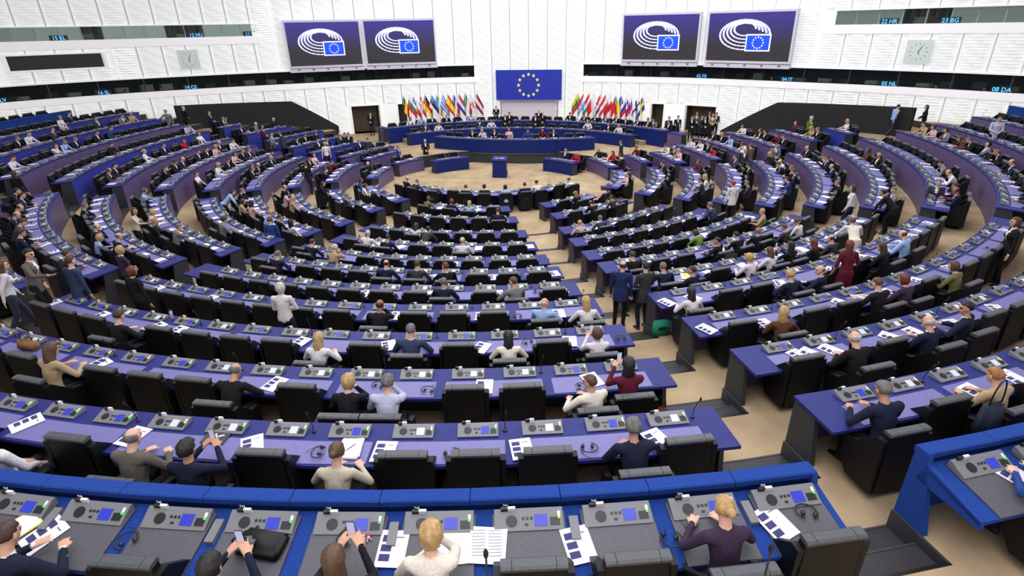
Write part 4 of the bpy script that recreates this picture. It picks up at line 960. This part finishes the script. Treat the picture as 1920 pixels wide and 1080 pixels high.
# ------------------------------------------------------------------ chairs: the 300 largest one by one, the rest joined
REL = []; PLACED = []
ordered = sorted(SEATS, key=lambda s: (0 if s['vis'] else 1000)+(P(s['R']+.6, s['a'], s['zf'], s['c'])-Vector((0, 0, CAMZ))).length)
rest = []
for i, s in enumerate(ordered):
    if s['b'] == 'W': continue
    if i < 300:
        where = TN[s['b']] if s['b'] in TN else BN[s['b']]+', '+rowname(s['k'])
        if s['used']: REL.append((chair(s, 'occupied black chair, '+where, 'occupied chairs, '+where)))
        else: REL.append((chair(s, 'empty black chair, '+where, 'empty chairs, '+where)))
    else: rest.append(s)
if rest:
    base = G()
    def grab(me, M, ms): 
        o = len(base.v); base.v += [tuple(M @ v.co) for v in me.vertices]; base.f += [tuple(i+o for i in p.vertices) for p in me.polygons]
        base.m += [base.mi(me.materials[p.material_index]) for p in me.polygons]; base.sm += [False]*len(me.polygons)
    for s in rest:
        M = arcmat(s['a'], s['R']+(1.0 if s['used'] else .62)*s['s'], s['zf']+.005, s['c'], s['s'] < 0)
        for n_, m, dx in CHP: grab(m, M @ Matrix.Translation((dx, 0, 0)), None)
    add('distant_seating', base.mesh(), label='remaining black chairs in the farther rows and presidium tiers', cat='chair', kind='stuff')

# ------------------------------------------------------------------ sheets, headphones and other things on the desks
g = G(); g.box(-.13, .13, -.175, .175, 0, .003, M_paper); SHEET = g.mesh('agenda_sheet')
g = G()
for q in range(3): g.box(-.105, -.01, .06-.09*q, .125-.09*q, .003, .0042, M_print)
g.box(.02, .09, .1, .112, .003, .004, M_console); g.box(.04, .06, .03, .034, .003, .004, M_console); PRINT = g.mesh('printed_blocks')
g = G(); g.box(-.13, .13, -.15, .15, 0, .012, M_paper); BOOK = g.mesh('document_pile')
nsh = [0]
def nearest_row(x, y):
    best = None
    for k in range(2, 14):
        z = ZK[k]; r, a, X, Y = pol(x, y, z); d = abs(r-(RR(k, a)+.5))
        if best is None or d < best[0]: best = (d, k, r, a)
    return best[1:]
def blk(k, a):
    for (kk, b), (p0, p1) in BL.items():
        if kk == k and p0-1 < a < p1+1: return b
    return 'CEN'
def zdesk(k, r, a):
    if k < 13: return ZK[k]-.012-.0*r+.012
    return ZK[13]-.1*((r-RK[13]-.17)/.54)*1.0+.022
def lay(name, me, k, r, a, rot, label, cat, group, extra=None, dz=0):
    z = zdesk(k, r, a)+dz; p = P(r, a, z); tilt = Matrix.Rotation(rad(10.5 if k == 13 else 1.4), 4, 'X')
    o = add(name, me, mw=Matrix.Translation(p) @ Matrix.Rotation(rad(a), 4, 'Z') @ tilt @ Matrix.Rotation(rad(rot), 4, 'Z'), label=label, cat=cat, group=group)
    REL.append(o)
    PLACED.append(p)
    if extra: add('printed_blocks', extra, o)['kind'] = 'stuff'
    return o
def clampr(k, r, a): return max(RR(k, a)+.45, min(RR(k, a)+.64, r)) if k < 13 else r
for t in """80 997 35;735 1023 3;1085 1015 -12;1455 975 -25;60 787 35;268 803 10;475 832 -35;720 847 3;978 842 -8;1232 824 -25;195 678 25;515 720 20;908 725 3;1110 712 -20;103 567 10;193 677 20;197 588 10;293 613 20;333 620 10;563 642 20;729 648 -25;903 652 30;1068 640 10;743 592 5;903 593 3;1048 588 0;297 540 10;397 558 10;617 592 20;685 550 15;803 552 -20;933 550 0;1053 543 -10;925 520 0;813 520 -20;1040 513 -10;948 493 0;850 495 0;898 465 0;993 460 0;1513 658 -30;1553 653 -30;1667 630 -30;1325 617 -30;1573 565 -30;1250 567 -30;1910 890 -30;1490 660 -20;1440 610 0""".replace('\n', ';').split(';'):
    x, y, ro = map(float, t.split()); k, r, a = nearest_row(x, y); r = clampr(k, r, a)
    lay('agenda_sheet', SHEET, k, r, a, -ro*.8, 'white agenda sheet, %s, %s' % (BN[blk(k, a)], rowname(k)), 'paper', 'agenda sheets, %s, %s' % (BN[blk(k, a)], rowname(k)), PRINT if k >= 7 else None, .004); nsh[0] += 1
rr_ = random.Random(5); restp = G()
for s in ordered:
    if s['b'] in TN and rr_.random() < .5: continue
    if (s['b'] == 'CEN' and s['k'] >= 6) or not s['vis']: continue
    if rr_.random() > .66: continue
    k = s['k'] if s['k'] > 1 else None; aa = s.get('a0', s['a'])+rr_.uniform(-.25, .25)/s['R']*57.3; rr2 = s['R']+(.52+rr_.uniform(-.05, .05))*s['s']; ro = rr_.uniform(-30, 30)
    if any((q-P(rr2, aa, q.z, s['c'])).length < .45 for q in PLACED): continue
    if k and nsh[0] < 290:
        lay('agenda_sheet', SHEET, k, rr2, aa, ro, 'white agenda sheet, %s, %s' % (BN[s['b']], rowname(k)), 'paper', 'agenda sheets, %s, %s' % (BN[s['b']], rowname(k)), PRINT if k >= 9 and s['b'] != 'FL' else None, .004); nsh[0] += 1
    else:
        M = arcmat(aa, rr2, s['z']+.004, s['c']) @ Matrix.Rotation(rad(ro), 4, 'Z'); restp.box(-.105, .105, -.148, .148, 0, .003, M_paper, M)
if restp.v: add('distant_papers', restp.mesh(), label='further white sheets on the far desks', cat='paper', kind='stuff')
HP = """235 1010;650 1008;1260 1005;1512 958;848 852;1105 842;598 850;802 733;1090 733;988 640;520 655;1163 635;970 598;565 600;640 560;1003 540;878 500;720 700"""
for t in HP.replace('\n', ';').split(';'):
    x, y = map(float, t.split()); k, r, a = nearest_row(x, y); r = clampr(k, r, a)
    lay('headphones', PHONEM, k, r, a, random.uniform(0, 360), 'black wired headphones, %s, %s' % (BN[blk(k, a)], rowname(k)), 'headphones', 'headphones, %s, %s' % (BN[blk(k, a)], rowname(k)), None, .006)
for s in ordered:
    if not s['vis'] or s['k'] < 7 or (s['b'] == 'CEN' and s['k'] > 8) or rr_.random() > .22: continue
    lay('headphones', PHONEM, s['k'], s['R']+.55, s.get('a0', s['a'])+.36/s['R']*57.3, rr_.uniform(0, 360), 'black wired headphones, %s, %s' % (BN[s['b']], rowname(s['k'])), 'headphones', 'headphones, %s, %s' % (BN[s['b']], rowname(s['k'])), None, .006)
def onrow(x, y, rot=0, dz=.004, k=None):
    kk, r, a = nearest_row(x, y)
    if k: kk = k; r, a = pol(x, y, ZK[k])[:2]
    z = zdesk(kk, r, a)+dz; return Matrix.Translation(P(r, a, z)) @ Matrix.Rotation(rad(a), 4, 'Z') @ Matrix.Rotation(rad(10 if kk == 13 else 1), 4, 'X') @ Matrix.Rotation(rad(rot), 4, 'Z')
def thing(name, mw, label, cat):
    e = bpy.data.objects.new(name, None); COL.objects.link(e); e.matrix_world = mw; e['label'] = label; e['category'] = cat; return e
def single(name, g_, mw, label, cat): return add(name, g_.mesh(), mw=mw, label=label, cat=cat)
# open newspaper-size papers by the blond person, folder, keys and cards, spectacles and pens, bags
g = G(); g.box(-.36, .0, -.16, .17, 0, .006, M_paper, Matrix.Rotation(.05, 4, 'Z')); g.box(-.08, .26, -.17, .18, .006, .012, M_paper, Matrix.Rotation(-.09, 4, 'Z'))
for q in range(9): g.box(-.05, .07, .14-.03*q, .146-.03*q, .012, .013, M_console); g.box(.1, .22, .13-.03*q, .136-.03*q, .012, .013, M_console)
single('open_documents', g, onrow(895, 1018, 0, k=13), 'large open white documents spread beside the blond person in back row', 'documents')
g = G(); g.box(-.13, .13, -.17, .17, 0, .004, M_yellow); g.box(-.115, .115, -.155, .155, .004, .008, M_paper)
single('yellow_folder', g, onrow(32, 985, -30, k=13), 'yellow folder with a white sheet under a hand at the left edge', 'folder')
g = G(); g.box(-.12, .12, -.15, .15, 0, .006, M_yellow); single('yellow_folder', g, onrow(1290, 518, 20), 'yellow folder on the right block desk beside the standing pair', 'folder')
e = thing('key_ring', onrow(690, 1004, 20, k=13), 'keys with a red tag beside a white card on the back row desk', 'keys')
g = G(); g.box(-.02, .035, -.0, .09, 0, .006, cm((200, 24, 44))); add('red_tag', g.mesh(), e)
g = G(); g.tube([(0, -.01, .006), (.03, -.05, .006)], .006, M_metal, 6); g.tube([(.0, -.01, .006), (-.02, -.06, .006)], .006, M_metal, 6); g.ell((0, -.01, .006), (.018, .018, .005), M_metal, 10, 6); add('keys', g.mesh(), e)
g = G(); g.box(-.04, .04, -.05, .05, 0, .004, M_paper); single('white_card', g, onrow(676, 997, 35, k=13), 'white card lying next to the red key tag', 'card')
g = G(); g.tube([(0, -.07, .006), (0, .07, .006)], .006, cm((226, 104, 40)), 8); single('orange_pen', g, onrow(1288, 962, 20, k=13), 'orange pen on the back row desk near the purple jacket', 'pen')
g = G(); g.box(-.03, .03, -.05, .05, 0, .006, cm((150, 160, 210))); single('pen_packet', g, onrow(1303, 962, 20, k=13), 'pale blue packet beside the orange pen', 'packet')
g = G()
for q in (-.032, .032): g.tube([(q+.026*math.cos(t), .02*math.sin(t), .01) for t in np.linspace(0, 6.28, 13)], .003, M_knob, 5, cap=False)
g.tube([(-.055, 0, .01), (-.06, .1, .008)], .003, M_knob, 5); g.tube([(.055, 0, .01), (.06, .1, .008)], .003, M_knob, 5); single('spectacles', g, onrow(1298, 985, 15, k=13), 'thin dark spectacles on the back row desk below the orange pen', 'glasses')
def bag(name, mw, w, d, h, m, label, strap=True, r=.05):
    e = thing(name, mw, label, 'bag'); bm = bmesh.new(); bmesh.ops.create_cube(bm, size=1); bmesh.ops.scale(bm, vec=(w, d, h), verts=bm.verts); bmesh.ops.translate(bm, vec=(0, 0, h/2), verts=bm.verts)
    for v in bm.verts:
        if v.co.z > h/2: v.co.x *= .86; v.co.y *= .6
    bmesh.ops.bevel(bm, geom=list(bm.edges), offset=min(r, min(w, d, h)*.4), segments=3, affect='EDGES'); me = bpy.data.meshes.new('bag_body'); bm.to_mesh(me); bm.free(); me.materials.append(m); me.polygons.foreach_set('use_smooth', [True]*len(me.polygons)); add('bag_body', me, e)
    if strap:
        g = G(); g.tube([(w*.28*math.cos(t), 0, h*.93+h*.7*math.sin(t)) for t in np.linspace(0, math.pi, 12)], .009, M_knob, 6); add('handle', g.mesh(), e)
    return e
bag('laptop_bag', onrow(492, 1018, -8, k=13), .46, .3, .1, M_black, 'flat black laptop bag lying on the back row desk', False, .03)
bag('handbag', onrow(458, 1030, 10, .09, k=13), .24, .16, .09, M_greymat, 'small grey round bag on top of the black laptop bag', True, .04)
bag('tan_handbag', onrow(57, 655, 10), .42, .18, .2, cm((150, 108, 74)), 'tan leather handbag on the desk beside the beige jacket person')
bag('brown_bag', onrow(345, 602, 10), .3, .12, .06, cm((172, 150, 118)), 'flat beige bag on the desk near a water bottle', False)
r, a, X, Y = pol(1238, 628, fl(9))
tb = bag('tote_bag', Matrix.Translation((X, Y, fl(9))) @ Matrix.Rotation(rad(10), 4, 'Z'), .42, .16, .38, cm((40, 140, 112)), 'green cloth tote bag on the aisle floor beside the standing pair', True, .03)
g = G(); g.box(-.09, .09, -.086, -.078, .17, .24, M_knob); add('black_label', g.mesh(), tb)
r, a, X, Y = pol(1212, 1062, 3.3)
bag('white_bag', Matrix.Translation((X, Y, 3.18)), .3, .2, .2, cm((210, 208, 205)), 'white bag with tall black handles standing behind back row desk')
r, a, X, Y = pol(1240, 757, fl(11)+.35)
bag('shoulder_bag', Matrix.Translation((X, Y, fl(11)+.0)), .26, .16, .3, cm((110, 66, 50)), 'brown shoulder bag standing by the burgundy top person')
for x, y, rot, lb in ((1372, 492, -30, 'open black laptop on the right block desk before the white top person'), (1302, 266, 0, 'open pale laptop on a far right desk')):
    e = thing('laptop', onrow(x, y, rot), lb, 'laptop'); g = G(); g.box(-.16, .16, -.11, .11, 0, .015, M_dgrey); add('keyboard_deck', g.mesh(), e)
    g = G(); g.box(-.16, .16, 0, .012, 0, .21, M_knob, Matrix.Translation((0, .11, .01)) @ Matrix.Rotation(-.3, 4, 'X')); add('lid', g.mesh(), e)
for x, y, nm in ((324, 598, 'upright water bottle beside the beige bag in the centre block'), (1553, 465, 'water bottle in the right block near the floral shirt')):
    e = thing('water_bottle', onrow(x, y), nm, 'bottle'); g = G(); g.tube([(0, 0, 0), (0, 0, .14), (0, 0, .17)], .03, mat('bottle_plastic', (190, 205, 215), .15, alpha=.75), 10); add('bottle_body', g.mesh(), e); g = G(); g.tube([(0, 0, .17), (0, 0, .21)], .014, cm((40, 90, 190)), 8); add('cap', g.mesh(), e)
g = G(); g.box(-.13, .13, -.17, .17, 0, .02, M_paper); g.box(-.12, .14, -.16, .16, .02, .026, M_paper, Matrix.Rotation(.1, 4, 'Z')); g.tube([(-.03, -.05, .032), (.05, .06, .032)], .004, M_knob, 6)
single('document_pile', g, onrow(657, 843, 0), 'pile of white documents with a pen, beside the sand blazer person', 'documents')
g = G(); g.box(-.15, .15, -.1, .1, 0, .01, M_dgrey); g.box(-.1, .1, -.012, .012, .011, .016, M_sign, Matrix.Rotation(.5, 4, 'Z')); g.box(-.07, .07, -.012, .012, .011, .016, M_sign, Matrix.Rotation(2.0, 4, 'Z'))
single('dark_folder', g, onrow(405, 822, 0), 'dark folder with a white cross of tape on the desk', 'folder')
r, a, X, Y = pol(1850, 795, 3.35)
bag('backpack', Matrix.Translation((X, Y, 3.2)) @ Matrix.Rotation(rad(a), 4, 'Z'), .34, .2, .48, cm((44, 50, 66)), 'dark blue backpack hanging behind the beige jacket person near the right edge', True, .06)
# tall floor microphones in the pit and behind the back row
for x, y, k, nm in ((740, 348, 2, 'thin tall floor microphone at the left rim of the pit'), (1030, 346, 2, 'thin tall floor microphone at the right rim of the pit')):
    r, a, X, Y = pol(x, y, PIT); e = thing('floor_microphone', Matrix.Translation((X, Y, PIT)), nm, 'microphone')
    g = G(); g.tube([(0, 0, 0), (0, 0, .8), (.03, -.03, 1.1)], .007, M_knob, 6); add('pole', g.mesh(), e); g = G(); g.ell((.035, -.035, 1.14), (.018, .018, .04), M_knob, 8, 6); add('capsule', g.mesh(), e)
    g = G(); g.tube([(0, 0, 0), (0, 0, .02)], .1, M_knob, 14); add('foot', g.mesh(), e)
for x, y, nm in ((911, 1040, 'black gooseneck microphone rising behind the back row near the blond person'), (1446, 1030, 'black gooseneck microphone rising beside the purple jacket')):
    X, Y = unproj(x, y, 4.25); e = thing('gooseneck_microphone', Matrix.Translation((X, Y, fl(13))), nm, 'microphone')
    g = G(); g.tube([(0, 0, 0), (0, -.01, .9), (0, 0, 1.38)], .008, M_knob, 8); add('pole', g.mesh(), e); g = G(); g.ell((0, 0, 1.42), (.02, .02, .05), M_knob, 10, 8); add('capsule', g.mesh(), e); g = G(); g.tube([(0, 0, 0), (0, 0, .03)], .12, M_knob, 16); add('foot', g.mesh(), e)

# ------------------------------------------------------------------ national flags
cl = dict(k=(24, 24, 28), y=(244, 214, 30), r=(214, 32, 44), w=(232, 232, 236), g=(40, 130, 76), b=(36, 48, 160), s=(60, 130, 220), o=(238, 124, 40), m=(150, 26, 56), G=(20, 110, 50), c=(90, 170, 235), n=(30, 40, 110))
FL = [('L', 755, 'V:k,y,r', 'black, yellow and red'), ('L', 767, 'H:w,g,r', 'white, green and red'), ('L', 775, 'H:w,r+b', 'white and red with blue wedge'), ('L', 787, 'X:r,w', 'red with a white cross'), ('L', 796, 'H:k,r,y', 'black, red and gold'),
      ('L', 808.5, 'H:s,k,w', 'blue, black and white'), ('L', 818, 'V:g,w,o', 'green, white and orange'), ('L', 829, 'H:s,w,s,w,s,w,s', 'blue and white striped'), ('L', 839, 'H:r,y,y,r', 'red and yellow'), ('L', 850, 'V:b,w,r', 'blue, white and red upright'),
      ('L', 860, 'H:r,w,b', 'red, white and blue checked'), ('L', 871.5, 'V:g,w,r', 'green, white and red upright'), ('L', 882, 'C:w,o', 'white with orange patch'), ('L', 893, 'H:m,w,m', 'maroon and white banded'),
      ('R', 1084.5, 'H:y,g,r', 'yellow, green and red'), ('R', 1094, 'H:r,w,c', 'red, white and sky blue'), ('R', 1105, 'H:r,w,g', 'red, white and green banded'), ('R', 1114, 'V:w,r', 'half white half red upright'), ('R', 1126, 'H:r,w,b', 'red, white and blue banded'),
      ('R', 1136, 'H:r,w,r', 'red, white, red banded'), ('R', 1145, 'H:w,r', 'white over red'), ('R', 1156, 'V:g,r,r', 'green and red with yellow emblem'), ('R', 1166, 'V:b,y,r', 'blue, yellow and red upright'), ('R', 1176, 'H:w,b,r', 'white, blue and red banded'),
      ('R', 1184, 'H:w,b,r', 'white, blue and red with shield'), ('R', 1198, 'X:w,n', 'white with a blue cross'), ('R', 1206, 'X:b,y', 'blue with a yellow cross')]
for i, (sd, px, pat, nm) in enumerate(FL):
    ytop = 176-(px-755)*.035 if sd == 'L' else 170+(px-1084)*.06
    best = None
    for z in np.arange(1.5, 4.5, .02):
        X, Y = unproj(px, ytop, z); r = math.hypot(X-CX, Y-CY)
        if best is None or abs(r-15.55) < best[0]: best = (abs(r-15.55), X, Y, z)
    _, X, Y, zt = best; zb = .6; H_ = zt-zb
    rz = math.atan2(X-CX, Y-CY)*-1
    e = thing('flag_on_pole', Matrix.Translation((X, Y, zb)) @ Matrix.Rotation(rz, 4, 'Z'), '%s flag hanging from a pole %s the rostrum' % (nm, 'left of' if sd == 'L' else 'right of'), 'flag')
    e['group'] = 'row of national flags'
    g = G(); g.tube([(0, 0, 0), (0, 0, H_)], .018, M_metal, 8); add('pole', g.mesh(), e)
    g = G(); g.tube([(0, 0, 0), (0, 0, .05)], .16, M_knob, 14); add('base', g.mesh(), e)
    kind, cols = pat.split(':'); wedge = '+' in cols; cols, wd = (cols.split('+')+[''])[:2]; cols = cols.split(',')
    nu, nv = 18, 18; V = []; F = []; m_ = []; ms = []
    def cidx(ch):
        mm = mat('flag_'+ch, cl[ch], .75); 
        if mm not in ms: ms.append(mm)
        return ms.index(mm)
    for a_ in range(nu+1):
        for b_ in range(nv+1):
            u, v = a_/nu, b_/nv; sg = -1 if sd == 'L' else 1
            x_ = u*.5-v*.2+.15*u*v; y_ = .05*math.sin(u*14+v*2)*(.3+u); z_ = H_-.08-v*.9-u*1.0+.1*u*v
            V.append((x_*1.05*(1 if sd == 'L' else -1)*(1 if i % 3 else .8)-.0, y_, z_))
    for a_ in range(nu):
        for b_ in range(nv):
            u, v = (a_+.5)/nu, (b_+.5)/nv; q = a_*(nv+1)+b_; F.append((q, q+1, q+nv+2, q+nv+1))
            if kind == 'H': ch = cols[min(len(cols)-1, int(v*len(cols)))]
            elif kind == 'V': ch = cols[min(len(cols)-1, int(u*len(cols)))]
            elif kind == 'X': ch = cols[1] if (.3 < u < .48 or .4 < v < .6) else cols[0]
            else: ch = cols[1] if math.hypot(u-.5, v-.5) < .2 else cols[0]
            if wedge and u < .5 and abs(v-.5) < .5-u: ch = wd
            m_.append(cidx(ch))
    add('cloth', me_from('flag_cloth', V, F, ms, m_, True), e)
bpy.context.view_layer.update()
byl = {}
for o in REL: byl.setdefault(o['label'], []).append(o)
for lb, os_ in byl.items():
    if len(os_) > 1:
        os_.sort(key=lambda o: project(o.matrix_world.translation)[0])
        for i, o in enumerate(os_): o['label'] = lb+', '+('leftmost' if i == 0 else 'rightmost' if i == len(os_)-1 else ORD[min(i+1, 30)]+' from left')
